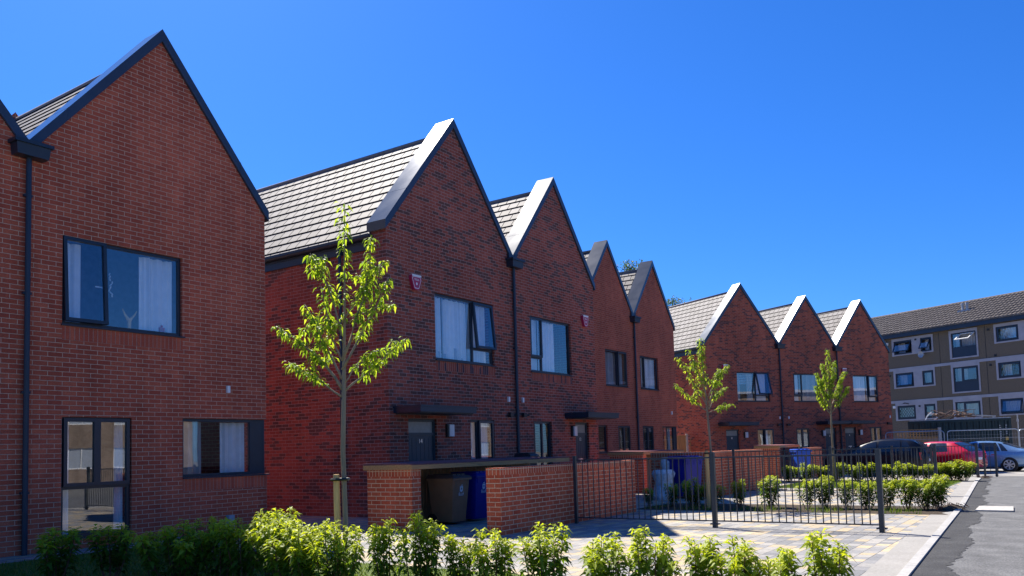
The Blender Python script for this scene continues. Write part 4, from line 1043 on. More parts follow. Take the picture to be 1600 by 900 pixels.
# view-independent helper: limbs are drawn in the plane roughly facing the road
def young_tree(label, base, H, fork, limbs, seed, ll, per, trunk_r, axis, lean=0.):
    rl = random.Random(seed); z0 = g(base[0], base[1])
    r = thing('young_tree', label, 'tree', (base[0], base[1], z0), 0, 'young staked street trees')
    ax = Vector((axis[0], axis[1], 0)).normalized(); ay = Vector((-ax.y, ax.x, 0))
    t = MB(); lf = MB(); lf.tone = []
    lead = [Vector((0, 0, -.1)), Vector((.012, .0, fork*.35)), Vector((-.006, .01, fork*.7)), Vector((lean*.3, 0, fork)), Vector((lean*.5, .02, fork+(H-fork)*.35)) , Vector((lean*.8, 0, fork+(H-fork)*.7)), Vector((lean, 0, H))]
    lead = [ax*p.x+ay*p.y+Vector((0, 0, p.z)) for p in lead]
    t.tube(lead, [trunk_r*1.12, trunk_r, trunk_r*.93, trunk_r*.85, trunk_r*.5, trunk_r*.25, .003], 9)
    def foliate(pts, start, n, spread):
        L = len(pts)-1
        for k in range(n):
            tt = start+(1-start)*rl.random()**.85; tt = min(.999, tt); i = min(L-1, int(tt*L)); p = pts[i].lerp(pts[i+1], tt*L-i)
            az = rl.uniform(0, 2*pi); d = Vector((cos(az), sin(az), rl.uniform(-.5, .45)))
            q = p + d*rl.uniform(.0, spread)
            sz = rl.uniform(.65, 1.15)
            leaf(lf, q, d + Vector((0, 0, -.25)), ll*sz, ll*.40*sz, rl.uniform(.5, 1.8), min(1, max(0, rl.gauss(.55, .25))), rl)
    foliate(lead[4:], .05, int(per*1.1), .06)
    for (fz, x1, z1, x2, z2, w) in limbs:
        a = ax*(lean*.3*0)+Vector((0, 0, fz)); dy = rl.uniform(-.5, .5)*abs(x2)*.8+rl.uniform(-.1, .1)
        b_ = ax*x1+ay*dy*.45+Vector((0, 0, z1)); c = ax*x2+ay*dy+Vector((0, 0, z2))
        pts = []
        for k in range(7):
            s = k/6; p = a*(1-s)**2+b_*2*s*(1-s)+c*s*s; pts.append(p+Vector((rl.uniform(-1, 1), rl.uniform(-1, 1), rl.uniform(-1, 1)))*.012*(k > 0))
        t.tube(pts, [trunk_r*.5*w*(1-.85*k/6)+.002 for k in range(7)], 6)
        foliate(pts, .32, int(per*w), .045)
        for q in range(2):   # side twigs
            i = rl.randint(2, 4); p = pts[i]; e = p+Vector((rl.uniform(-.16, .16), rl.uniform(-.16, .16), rl.uniform(.02, .22)))
            t.tube([p, p.lerp(e, .5)+Vector((0, 0, .02)), e], [.006, .004, .002], 4); foliate([p, p.lerp(e, .5), e], .3, int(per*.16), .05)
    t.build('trunk', 'bark', r, smooth=True); lf.build('crown', 'leaf_tree', r)
    return r
AX = (.561, -.828)
PX = 1/155.
def lim(fy, x1, y1, x2, y2, w, x0=541, yb=918, s=PX): return ((yb-fy)*s, (x1-x0)*s, (yb-y1)*s, (x2-x0)*s, (yb-y2)*s, w)
young_tree('young staked tree in front at left with sparse bright leaves, before the tiled roof',  (5.97, 6.13), 3.95, (918-612)*PX,
  [lim(606, 505, 545, 430, 497, 1.15), lim(618, 500, 585, 448, 556, .7), lim(590, 520, 545, 480, 466, .9), lim(520, 525, 430, 492, 388, .8), lim(560, 580, 470, 592, 362, 1.15), lim(575, 585, 500, 618, 432, 1.0),
   lim(612, 590, 575, 641, 522, .95), lim(600, 565, 560, 600, 540, .5), lim(560, 520, 520, 512, 440, .7), lim(500, 575, 450, 610, 400, .7)], 5, .074, 145, .026, AX, lean=.05)
S2 = 1/74.
def lim2(fy, x1, y1, x2, y2, w): return lim(fy, x1, y1, x2, y2, w, 1116, 794, S2)
young_tree('second young staked tree, in the middle planting bed, with spreading branches', (16.85, 6.40), 3.63, (794-648)*S2,
  [lim2(645, 1095, 630, 1065, 598, .9), lim2(640, 1100, 610, 1068, 555, 1.2), lim2(630, 1105, 590, 1085, 545, 1.1), lim2(635, 1125, 600, 1148, 570, 1.2), lim2(640, 1125, 620, 1145, 605, .8), lim2(645, 1135, 638, 1155, 631, .5), lim2(610, 1105, 570, 1108, 540, .9), lim2(620, 1128, 590, 1138, 575, .8)], 8, .07, 135, .026, AX, lean=-.12)
S3 = 1/44.
def lim3(fy, x1, y1, x2, y2, w): return lim(fy, x1, y1, x2, y2, w, 1302, 749, S3)
young_tree('third young staked tree, with a narrow egg shaped crown, before the far row', (28.1, 6.55), 4.35, (749-655)*S3,
  [lim3(652, 1290, 640, 1283, 610, 1.2), lim3(648, 1292, 620, 1280, 592, 1.1), lim3(650, 1315, 635, 1325, 612, 1.2), lim3(648, 1312, 615, 1328, 590, 1.2), lim3(635, 1297, 600, 1292, 578, 1.1), lim3(635, 1308, 600, 1312, 575, 1.2), lim3(645, 1300, 620, 1306, 600, 1.1), lim3(640, 1290, 620, 1290, 600, 1.0), lim3(640, 1318, 625, 1318, 600, 1.)], 9, .08, 200, .033, AX)

def stake(label, x, y, h, dx, tw=.035):
    r = thing('tree_stake', label, 'stake', (x, y, g(x, y)), 0, 'wooden tree stakes')
    b = MB(); b.tube([(0, 0, -.1), (.01, 0, h*.5), (0, 0, h)], [tw*1.05, tw, tw*.95], 9); b.build('post', 'stake_wood', r)
    t = MB(); v = Vector((AX[0], AX[1], 0))*dx
    n = 14; pts = []
    for k in range(n+1):
        a = 2*pi*k/n; pts.append((v.x*.5+cos(a)*.075*1.0+v.x*.25*cos(a), v.y*.5+sin(a)*.075+v.y*.25*cos(a), h-.05))
    t.tube(pts, .014, 5); t.build('rubber_tie', 'black_plastic', r)
stake('short round wooden stake tied to the front tree', 5.92, 6.185, 1.155, .078, .033)
stake('round wooden stake with black tie at the second tree, in the middle bed', 16.80, 6.48, 1.21, .09, .045)
stake('round wooden stake at the third tree, in the far row', 28.05, 6.62, 1.15, .09, .05)

def big_tree(label, x, y, H, cr, seed):
    rl = random.Random(seed); r = thing('birch_tree', label, 'tree', (x, y, 0), 0, 'trees beyond the roofs')
    t = MB(); t.tube([(0, 0, -.3), (.1, 0, H*.4), (0, .1, H*.75), (0, 0, H)], [.22, .17, .09, .01], 8)
    lf = MB(); lf.tone = []
    for k in range(26):
        z = H*(.42+.56*(k/26)); a = k*2.4; rad = cr*(1.05-((k/26))**1.6)*rl.uniform(.6, 1.)
        p0 = Vector((0, 0, z-.1*H)); p1 = Vector((cos(a)*rad, sin(a)*rad, z+rl.uniform(-.1, .5)))
        t.tube([p0, p0.lerp(p1, .5)+Vector((0, 0, .3)), p1], [.05, .03, .01], 5)
        for q in range(130):
            s = rl.random()**.6; p = p0.lerp(p1, s)+Vector((rl.gauss(0, .35), rl.gauss(0, .35), rl.gauss(-.1, .35)))
            az = rl.uniform(0, 6.28); leaf(lf, p, Vector((cos(az), sin(az), rl.uniform(-.8, .3))), .2, .12, 1., min(1, max(0, rl.gauss(.5, .25))), rl)
    for q in range(500):
        p = Vector((rl.gauss(0, .45), rl.gauss(0, .45), H-rl.random()*2.2+.2)); az = rl.uniform(0, 6.28)
        leaf(lf, p, Vector((cos(az), sin(az), rl.uniform(-.8, .3))), .2, .12, 1., min(1, max(0, rl.gauss(.5, .25))), rl)
    t.build('trunk', 'bark', r, smooth=True); lf.build('crown', 'leaf_far', r)
big_tree('pale green tree whose top shows above the fourth gable', 54.0, 25.9, 14.6, 2.6, 21)
big_tree('green tree top just left of the far row of roofs', 65.3, 27.4, 13.6, 2.4, 22)

# grass blades
def grass(name, x0, x1, y0, y1, n, seed, hmin, hmax, cond=None):
    rl = random.Random(seed); b = MB(); b.tone = []
    for k in range(n):
        x, y = rl.uniform(x0, x1), rl.uniform(y0, y1)
        if cond and not cond(x, y): continue
        z = g(x, y)+.006; h = rl.uniform(hmin, hmax); a = rl.uniform(0, 6.28); w = .004+.003*rl.random()
        dx, dy = cos(a)*w, sin(a)*w; lx, ly = rl.uniform(-.5, .5)*h, rl.uniform(-.5, .5)*h
        i = len(b.v); b.v += [(x-dx, y-dy, z), (x+dx, y+dy, z), (x+lx, y+ly, z+h)]; b.f.append((i, i+1, i+2)); b.mi.append(0); b.uv += [(0, 0)]*3; b.tone += [rl.random()]*3
    tag(b.build(name, 'grass'), kind='stuff')
grass('grass', 1.25, 7.45, 2.2, 12.1, 60000, 31, .02, .055)
grass('grass', 24.65, 29.3, 3.0, 7.5, 26000, 32, .02, .06)
grass('weeds', 16.2, 17.2, 2.1, 7.8, 2600, 33, .04, .13, lambda x, y: sin(y*5)+sin(y*11+x*7) > .2)

# ------------------------------------------------------------------ fences, container, site fencing
def board_fence(label, p0, p1, z, h, post='concrete', lattice=False, post_start=False, rail_top=True, post_w=.10):
    A = Vector((p0[0], p0[1], 0)); B = Vector((p1[0], p1[1], 0)); d = B-A; ln = d.length
    r = thing('timber_fence', label, 'fence', (A.x, A.y, z), math.atan2(d.y, d.x), 'timber garden fences')
    b = MB(); n = int(ln/.12); ht = h-(.42 if lattice else .03)
    for k in range(n):
        x = k*ln/n; b.box(x+.004, -.012+(.012 if k % 2 else 0), .05, x+ln/n-.004, .008+(.012 if k % 2 else 0), ht)
    b.box(0, .022, .3, ln, .06, .38); b.box(0, .022, ht-.3, ln, .06, ht-.22)
    b.build('boards', 'fence_wood', r)
    if lattice:
        l = MB(); 
        for z_ in (ht+.02, ht+.13, ht+.24): l.box(0, -.01, z_, ln, .012, z_+.035)
        for k in range(int(ln/.17)+1): l.box(k*.17, .013, ht, k*.17+.03, .03, h-.04)
        l.build('trellis', 'fence_wood', r)
    if rail_top:
        t = MB(); t.box(-.02, -.04, h-.035, ln+.02, .06, h); t.build('capping_rail', 'timber', r)
    for x in ([0] if post_start else []) + [ln]:
        p = MB(); p.box(x+.005, -.05, -.3, x+post_w, .05, h+.08); bevel(p.build('post', post, r), .012, 1)
board_fence('short brown fence panel with pale capping beside the last gable of the middle row', (36.9, 16.3), (37.95, 15.65), -.05, 1.86)
board_fence('brown vertical board fence panel meeting the far row of houses', (38.15, 15.5), (39.55, 15.35), -.05, 1.72, rail_top=False, post_w=.14)
board_fence('brown trellis topped fence at the right end of the far row', (49.25, 8.2), (50.6, 6.25), -.2, 2.02, lattice=True, post_w=.17)

def container():
    A = Vector((50.42, 7.70, 0)); B = A + Vector((cos(radians(-81.3)), sin(radians(-81.3)), 0))*4.95; d = B-A; ln = d.length
    r = thing('shipping_container', 'dark green corrugated shipping container behind the parked cars', 'container', (A.x, A.y, -.32), math.atan2(d.y, d.x))
    b = MB(); n = int(ln/.28); H = 2.6
    for k in range(n):
        x = k*ln/n; w = ln/n
        pr = [(x, 0), (x+w*.3, 0), (x+w*.45, .05), (x+w*.85, .05), (x+w, 0)]
        for (xa, ya), (xb, yb) in zip(pr, pr[1:]): b.face([(xa, ya, .15), (xb, yb, .15), (xb, yb, H-.1), (xa, ya, H-.1)])
    b.box(0, .06, .15, ln, 2.4, H-.1); b.build('corrugated_wall', 'green_steel', r)
    f = MB()
    for x in (0, ln-.12): f.box(x, -.02, 0, x+.12, .14, H)
    f.box(0, -.018, H-.12, ln, .1, H+.0); f.box(0, -.018, 0, ln, .1, .16)
    f.build('frame', 'green_steel', r)
    t = MB(); t.box(.1, -.01, H, ln-.1, 2.4, H+.04)
    for k in range(22): t.box(.2+k*.22, -.03, H+.005, .32+k*.22, .05, H+.055)
    t.build('roof_edge', 'lead', r)
    m = MB(); rl = random.Random(2)
    for xx, za, zb in ((ln-.55, 1.02, 2.25), (ln-.27, 1.75, 2.25)):
        z = zb
        while z > za:
            hh = rl.uniform(.05, .08)
            m.box(xx, -.022, z-hh, xx+.012, -.0185, z); m.box(xx+.05, -.022, z-hh, xx+.062, -.0185, z) if rl.random() < .7 else None
            m.box(xx, -.022, z-hh/2-.006, xx+.06, -.0185, z-hh/2+.006); z -= hh+.045
    m.build('stencil_lettering', 'white_paint', r)
    m = MB(); m.box(ln-.30, -.024, 1.42, ln-.17, -.0186, 1.60); m.build('warning_sticker', 'yellow', r)
    return r, A, d.normalized(), ln
cr_, CA, CD, CL = container()
CN = Vector((-CD.y, CD.x, 0))
def on_c(x, y, z): p = CA+CD*x+CN*y; return (p.x, p.y, z)
CT = -.32+2.64
def cbox(name, mat, label, cat, x0, x1, y0, y1, h, tilt=0.):
    r = thing(name, label, cat, on_c((x0+x1)/2, (y0+y1)/2, CT+.005), math.atan2(CD.y, CD.x)); return r
r = thing('scrap_pile', 'heap of rusty scrap lying on the container roof', 'scrap', on_c(2.2, .8, CT), math.atan2(CD.y, CD.x))
b = MB(); rl = random.Random(5)
for k in range(26):
    x, y, z = rl.uniform(-1.1, 1.1), rl.uniform(-.5, .5), rl.uniform(.02, .28); a = rl.uniform(0, 3.14); l = rl.uniform(.15, .5)
    b.tube([(x-cos(a)*l, y-sin(a)*l, z), (x+cos(a)*l, y+sin(a)*l, z+rl.uniform(-.02, .25))], rl.uniform(.02, .05), 5)
b.build('scrap_bars', 'rust', r)
b = MB(); b.tube([(-1.0, .2, .55), (1.2, .2, .5)], .014, 5); b.tube([(-.9, .2, .02), (-.95, .2, .56)], .014, 5); b.tube([(1.1, .2, .02), (1.12, .2, .51)], .014, 5); b.tube([(-1.0, .2, .32), (1.2, .2, .30)], .012, 5); b.build('wire_frame', 'rust', r)
r = thing('white_pipe', 'bent white plastic pipe sticking up from the container roof', 'pipe', on_c(1.0, .5, CT), math.atan2(CD.y, CD.x))
b = MB(); b.tube([(-.1, 0, .02), (-.02, 0, .2), (.12, 0, .36), (.24, 0, .44)], .035, 6); b.tube([(.12, 0, .36), (.3, 0, .33)], .03, 6); b.build('pipe', 'white_plastic', r)
o = MB().hexa([(-.75, -.12, .20), (.75, -.12, .06), (.75, .12, .06), (-.75, .12, .20)], [(-.75, -.12, .26), (.75, -.12, .12), (.75, .12, .12), (-.75, .12, .26)])
o.box(-.72, -.1, .0, -.6, .1, .2); o.box(.6, -.1, .0, .7, .1, .07)
oo = o.build('pale_plank', 'concrete', None, loc=on_c(3.55, .5, CT), rot=(0, 0, math.atan2(CD.y, CD.x))); tag(oo, 'pale plank propped on the container roof at right of the scrap', 'plank')

def heras(label, p0, p1, z, h=2.0):
    A = Vector((p0[0], p0[1], 0)); B = Vector((p1[0], p1[1], 0)); d = B-A; ln = d.length
    r = thing('site_fence', label, 'site fence', (A.x, A.y, z), math.atan2(d.y, d.x), 'galvanised site fence panels')
    f = MB(); c = .16; pts = [(0, 0, 0), (0, 0, h-c)] + [(c-c*cos(a*pi/10), 0, h-c+c*sin(a*pi/10)) for a in range(1, 6)] + [(ln-c+c*sin(a*pi/10), 0, h-c+c*cos(a*pi/10)) for a in range(0, 6)] + [(ln, 0, h-c), (ln, 0, 0)]
    f.tube(pts, .024, 7); f.tube([(0, 0, .15), (ln, 0, .15)], .016, 6); f.tube([(0, 0, h-.42), (ln, 0, h-.42)], .008, 5); f.build('frame', 'galv', r)
    w = MB(); n = int(ln/.14)
    for k in range(1, n): w.tube([(k*ln/n, 0, .16), (k*ln/n, 0, h-.03)], .0022, 3, cap=False)
    for k in range(1, 8): w.tube([(.02, .004, h*k/8), (ln-.02, .004, h*k/8)], .002, 3, cap=False)
    w.build('mesh', 'galv', r)
    return r
heras('site fence panel partly hidden by the trellis fence post, in front of the green container', (46.6, 8.2), (47.72, 5.62), -.31)
heras('wide site fence panel in front of the green container, above the blue car', (47.78, 5.48), (49.2, 2.42), -.33)
heras('site fence panel cut by the right edge of the picture', (49.0, 2.38), (50.6, -.8), -.36)
for k, (dx, lab) in enumerate(((0, 'left of two tall steel poles beside the container'), (.42, 'right of two tall steel poles beside the container'))):
    b = MB(); b.tube([(0, 0, -.2), (.0, 0, 2.75)], .028, 7); b.tube([(0, 0, 2.35), (0, 0, 2.5)], .05, 7); b.tube([(-.14, 0, 1.1), (.14, 0, 1.1)], .03, 6)
    p = CA+CD*(CL+.25+dx)-CN*.5; o = b.build('steel_pole', 'galv', None, loc=(p.x, p.y, -.3)); tag(o, lab, 'pole', 'steel poles by the container')
b = MB(); b.box(0, 0, 0, 1.7, .06, .16); b.box(.1, -.04, -1.1, .2, .1, 0); b.box(1.5, -.04, -1.1, 1.6, .1, 0)
o = b.build('timber_barrier', 'stake_wood', None, loc=(46.7, 4.75, .72), rot=(0, 0, radians(-66))); tag(o, 'low tan timber board on legs showing between the red and blue cars', 'board')

# ------------------------------------------------------------------ cars
def car(name, label, loc, heading, paint, L_, W_, prof, glass_side, rear_glass, screen, wheels, wheel_r, lamp_z, estate=False):
    """prof: stations from rear to front: (x, z_bottom, z_belt, z_top, half_width, half_width_top)"""
    r = thing(name, label, 'car', loc, heading)
    def interp(x):
        for a, b in zip(prof, prof[1:]):
            if a[0] <= x <= b[0]:
                t = (x-a[0])/(b[0]-a[0]); t2 = t
                return [a[k]+(b[k]-a[k])*t2 for k in range(6)]
        return list(prof[-1] if x > prof[-1][0] else prof[0])
    N = 60
    xs = sorted(set([prof[0][0]+(prof[-1][0]-prof[0][0])*k/N for k in range(N+1)] + [p[0] for p in prof]))
    def smoothed(x):
        acc = [0]*6; ws = 0
        for k in range(-4, 5):
            w = 1-abs(k)/5; v = interp(min(prof[-1][0], max(prof[0][0], x+k*.05))); ws += w
            for q in range(1, 6): acc[q] += v[q]*w
        return [x]+[acc[q]/ws for q in range(1, 6)]
    def half(x):
        _, zb, zl, zt, w, wt = smoothed(x)
        dz = zt-zl
        return [(0, zb), (w*.86, zb), (w*.965, zb+.07), (w, zb+.22), (w*1.0, zl-.22), (w*.985, zl-.10), (w*.95, zl), (w*.95+(wt-w*.95)*.5+.012, zl+dz*.5), (wt+.0, zl+dz*.84), (wt-.07, zl+dz*.96), (wt*.55, zt), (0, zt+.012)]
    b = MB(); rows = []
    for x in xs:
        h = half(x); ring = [(x, y, z) for y, z in h] + [(x, -y, z) for y, z in h[-2:0:-1]]
        i0 = len(b.v); b.v += ring; rows.append((i0, len(ring)))
    n = rows[0][1]
    for (a, _), (c, _) in zip(rows, rows[1:]):
        for k in range(n):
            j = (k+1) % n; b.f.append((a+k, c+k, c+j, a+j)); b.mi.append(0); b.uv += [(0, 0)]*4
    for (a, m), rev in ((rows[0], 0), (rows[-1], 1)):
        q = list(range(a, a+m)); b.f.append(tuple(q[::-1] if rev else q)); b.mi.append(0); b.uv += [(0, 0)]*m
    b.build('body', paint, r, smooth=True)
    def patch(x0, x1, t0, t1, s, nm, mat, off=.006, shear0=0., shear1=0., nx=14, nt=5):
        q = MB(); grid = []
        for i in range(nx+1):
            row = []
            for j in range(nt+1):
                t = t0+(t1-t0)*j/nt; u = i/nx; x = x0+shear0*(j/nt)+(x1+shear1*(j/nt)-x0-shear0*(j/nt))*u
                h = half(x); pts = h[6:10]; k = min(2, int(t*3)); f = t*3-k
                y = pts[k][0]+(pts[k+1][0]-pts[k][0])*f; z = pts[k][1]+(pts[k+1][1]-pts[k][1])*f
                row.append((x, s*(y+off), z+off*.3))
            grid.append(row)
        for i in range(nx):
            for j in range(nt): q.face([grid[i][j], grid[i+1][j], grid[i+1][j+1], grid[i][j+1]])
        return q.build(nm, mat, r, smooth=True)
    for s in (1, -1):
        for (x0, x1, sh0, sh1) in glass_side: patch(x0, x1, .04, .72, s, 'side_window', 'car_glass', shear0=sh0, shear1=sh1)
    def topglass(x0, x1, nm):
        q = MB(); nx, ny = 10, 8; gr = []
        for i in range(nx+1):
            x = x0+(x1-x0)*i/nx; h = half(x); yw = h[8][0]*.93; zt = h[11][1]; ze = h[9][1]
            gr.append([(x, yw*(2*j/ny-1), ze+(zt-ze)*(1-abs(2*j/ny-1)**2.2)+.008) for j in range(ny+1)])
        for i in range(nx):
            for j in range(ny): q.face([gr[i][j], gr[i+1][j], gr[i+1][j+1], gr[i][j+1]])
        q.build(nm, 'car_glass', r, smooth=True)
    topglass(*rear_glass, 'rear_window'); topglass(*screen, 'windscreen')
    for wx in wheels:
        for s in (1, -1):
            yw = interp(wx)[4]
            a = MB(); a.tube([(wx, s*(yw-.10), wheel_r*.98), (wx, s*(yw+.004), wheel_r*.98)], wheel_r*1.12, 24); a.build('wheel_arch', 'dark_trim', r)
            w = MB(); w.tube([(wx, s*(yw-.18), wheel_r), (wx, s*(yw+.0), wheel_r), (wx, s*(yw+.022), wheel_r)], [wheel_r, wheel_r, wheel_r*.93], 28)
            wo = w.build('wheel', 'tyre', r)
            q = MB(); cy = s*(yw+.024)
            for k in range(7):
                an = 2*pi*k/7+.2; ca, sa = cos(an), sin(an); r0, r1 = wheel_r*.12, wheel_r*.66; hw = wheel_r*.075
                pl = [(wx+ca*r0-sa*hw, cy, wheel_r+sa*r0+ca*hw), (wx+ca*r1-sa*hw*1.5, cy, wheel_r+sa*r1+ca*hw*1.5), (wx+ca*r1+sa*hw*1.5, cy, wheel_r+sa*r1-ca*hw*1.5), (wx+ca*r0+sa*hw, cy, wheel_r+sa*r0-ca*hw)]
                pl2 = [(p[0], p[1]+s*.012, p[2]) for p in pl]; q.hexa(pl, pl2)
            pts = [(wx+cos(t*pi/14)*wheel_r*.68, cy, wheel_r+sin(t*pi/14)*wheel_r*.68) for t in range(29)]; q.tube(pts, .016, 6); q.tube([(wx, cy, wheel_r), (wx, cy+s*.016, wheel_r)], wheel_r*.15, 12)
            q.build('rim', 'alloy', wo)
    x0 = prof[0][0]; x1 = prof[-1][0]
    for s in (1, -1):
        h = interp(x0+.23)[4]+.012
        t = MB(); t.hexa([(x0-.02, s*(h-.22), lamp_z-.18), (x0+.20, s*(h+.006), lamp_z-.14), (x0+.14, s*(h-.10), lamp_z-.14), (x0+.02, s*(h-.2), lamp_z-.15)], [(x0+.02, s*(h-.22), lamp_z+.18), (x0+.24, s*(h+.004), lamp_z+.17), (x0+.16, s*(h-.10), lamp_z+.16), (x0+.03, s*(h-.2), lamp_z+.15)])
        t.build('tail_light', 'lens_red', r)
        h2 = interp(x1-.25)[4]; zl = interp(x1-.25)[2]
        t = MB(); t.hexa([(x1-.05, s*(h2-.35), zl-.16), (x1-.42, s*(h2+.004), zl-.14), (x1-.42, s*(h2-.08), zl-.14), (x1-.1, s*(h2-.35), zl-.16)], [(x1-.14, s*(h2-.35), zl-.03), (x1-.50, s*(h2-.012), zl+.0), (x1-.50, s*(h2-.09), zl+.0), (x1-.2, s*(h2-.35), zl-.03)])
        t.build('headlight', 'lens_clear', r)
        xm = screen[0]-.30; hm = interp(xm)[4]; zb = interp(xm)[2]
        t = MB(); t.box(xm-.06, s*(hm+.02), zb+.02, xm+.06, s*(hm+.20), zb+.15); t.box(xm-.03, s*(hm-.06), zb+.02, xm+.03, s*(hm+.03), zb+.06); bevel(t.build('door_mirror', paint, r), .02, 2)
        for hx in (prof[0][0]+1.55, prof[0][0]+2.6):
            hh = interp(hx); t = MB(); t.box(hx, s*(hh[4]*.99-.01), hh[2]-.13, hx+.19, s*(hh[4]*.99+.03), hh[2]-.10); t.build('door_handle', 'chrome' if paint == 'car_blue' else paint, r)
    t = MB(); hb = interp(x0+.05); t.box(x0-.03, -.26, lamp_z-.22, x0+.0, .26, lamp_z-.11); t.build('number_plate', 'white_paint', r)
    t = MB(); t.box(x0+.05, -hb[4]*.9, hb[1]-.08, x1-.1, hb[4]*.9, hb[1]+.02); t.build('underbody', 'dark_trim', r)
    return r
def tall(p, k): return [(a, b, c*k, d*k, e, f) for a, b, c, d, e, f in p]
# profile: x, z_bottom, z_belt, z_top, half width, half width at roof
hatch = [(0, .34, .82, .86, .70, .60), (.06, .26, .92, .98, .78, .62), (.30, .22, .96, 1.30, .84, .60), (.55, .20, .97, 1.46, .86, .60), (1.2, .18, .96, 1.52, .87, .62), (1.8, .18, .95, 1.53, .87, .62), (2.2, .18, .94, 1.48, .87, .62), (2.6, .18, .93, 1.36, .87, .63), (3.0, .18, .92, 1.19, .87, .66), (3.35, .18, .91, 1.03, .86, .70), (3.85, .20, .85, .93, .84, .66), (4.2, .24, .74, .81, .76, .60), (4.32, .30, .62, .68, .66, .55)]
def place_car(fn, name, label, rear, heading, *a):
    return fn(name, label, (rear[0], rear[1], g(rear[0], rear[1])-.0), heading, *a)
hd = radians(85)
# dark car: nose to the left
place_car(car, 'navy_car', 'dark navy hatchback parked nose to the left behind the far shrubs', (40.0, 5.3), hd, 'car_navy', 4.32, 1.75, tall(hatch, 1.04),
   [(.55, .95, .22, -.0), (1.0, 1.92, .03, -.03), (2.0, 3.15, .0, -.75)], (.12, .50), (2.3, 3.30), (.78, 3.42), .31, .80)
hd2 = radians(66)
red = [(0, .34, .80, .84, .70, .58), (.06, .26, .94, 1.0, .78, .60), (.35, .22, .99, 1.18, .84, .58), (.80, .20, .99, 1.42, .86, .58), (1.4, .18, .97, 1.46, .87, .60), (2.1, .18, .94, 1.46, .87, .60), (2.6, .18, .92, 1.36, .87, .62), (3.0, .18, .91, 1.12, .87, .66), (3.35, .18, .90, .99, .86, .70), (3.8, .20, .84, .92, .84, .66), (4.1, .24, .72, .80, .76, .60), (4.25, .30, .62, .68, .66, .55)]
place_car(car, 'red_car', 'bright red three door hatchback seen from behind, between the navy and light blue cars', (42.7, 3.7), hd2, 'car_red', 4.25, 1.75, tall(red, 1.03),
   [(.95, 1.9, .15, -.05), (2.0, 3.1, .0, -.6)], (.10, .78), (2.5, 3.28), (.8, 3.4), .31, .86)
sal = [(0, .36, .86, .90, .68, .58), (.06, .28, .95, 1.0, .78, .62), (.35, .24, .97, 1.03, .86, .66), (.62, .22, .96, 1.09, .88, .64), (1.35, .20, .95, 1.40, .90, .60), (1.9, .19, .94, 1.47, .90, .61), (2.5, .19, .93, 1.47, .90, .62), (3.0, .19, .92, 1.36, .90, .63), (3.45, .19, .91, 1.10, .90, .68), (3.75, .19, .90, .99, .89, .72), (4.3, .21, .84, .92, .86, .68), (4.62, .25, .72, .80, .78, .62), (4.75, .30, .62, .68, .68, .56)]
hd3 = radians(84)
place_car(car, 'blue_car', 'light metallic blue saloon cut off by the right edge of the picture', (46.5, 1.6), hd3, 'car_blue', 4.75, 1.8, sal,
   [(1.05, 1.32, .30, .18), (1.38, 2.3, .18, -.02), (2.38, 3.35, .0, -.5)], (.66, 1.30), (3.0, 3.7), (1.02, 3.78), .325, .84)

# ------------------------------------------------------------------ small things on the ground
b = MB(); b.hexa([(17.15, 1.0, .0), (18.2, 1.06, .0), (18.2, 1.62, .0), (17.2, 1.60, .0)], [(17.15, 1.0, .022), (18.2, 1.06, .022), (18.2, 1.62, .022), (17.2, 1.60, .022)])
tag(bevel(b.build('concrete_slab', 'concrete'), .01, 1), 'pale flat concrete slab lying in the road beside the kerb', 'slab')
def debris(label, x, y, rad, seed, n):
    rl = random.Random(seed); b = MB()
    nr = 22; rg = []
    for k in range(5):
        t = k/4; rg.append([(x+rad*(1-t*.95)*(cos(a*2*pi/nr))*rl.uniform(.8, 1.15)*1.6, y+rad*(1-t*.95)*sin(a*2*pi/nr)*rl.uniform(.8, 1.15), g(x, y)+.0+.09*t**.8*(1 if k else 0)) for a in range(nr)])
    for A, B in zip(rg, rg[1:]):
        for k in range(nr):
            j = (k+1) % nr; b.face([A[k], A[j], B[j], B[k]])
    tw = MB()
    for k in range(n):
        px, py = x+rl.gauss(0, rad), y+rl.gauss(0, rad*.6); a = rl.uniform(0, 3.14); l = rl.uniform(.02, .07)
        tw.tube([(px-cos(a)*l, py-sin(a)*l, g(px, py)+.045), (px+cos(a)*l, py+sin(a)*l, g(px, py)+.05+rl.uniform(0, .05))], .006, 3)
    h = tag(b.build('soil_heap', 'soil'), label, 'soil heap'); tag(tw.build('twigs', 'stem', h), kind='stuff')
debris('small heap of dark soil and twigs spilling from the middle bed onto the kerb', 17.6, 2.05, .26, 4, 60)
debris('small dark clump of leaf litter on the kerb at the road end', 32.6, 2.72, .20, 6, 30)
0 and debris('tiny dark crumb pile on the paving beside the front railing', 12.75, 3.9, .03, 8, 6)

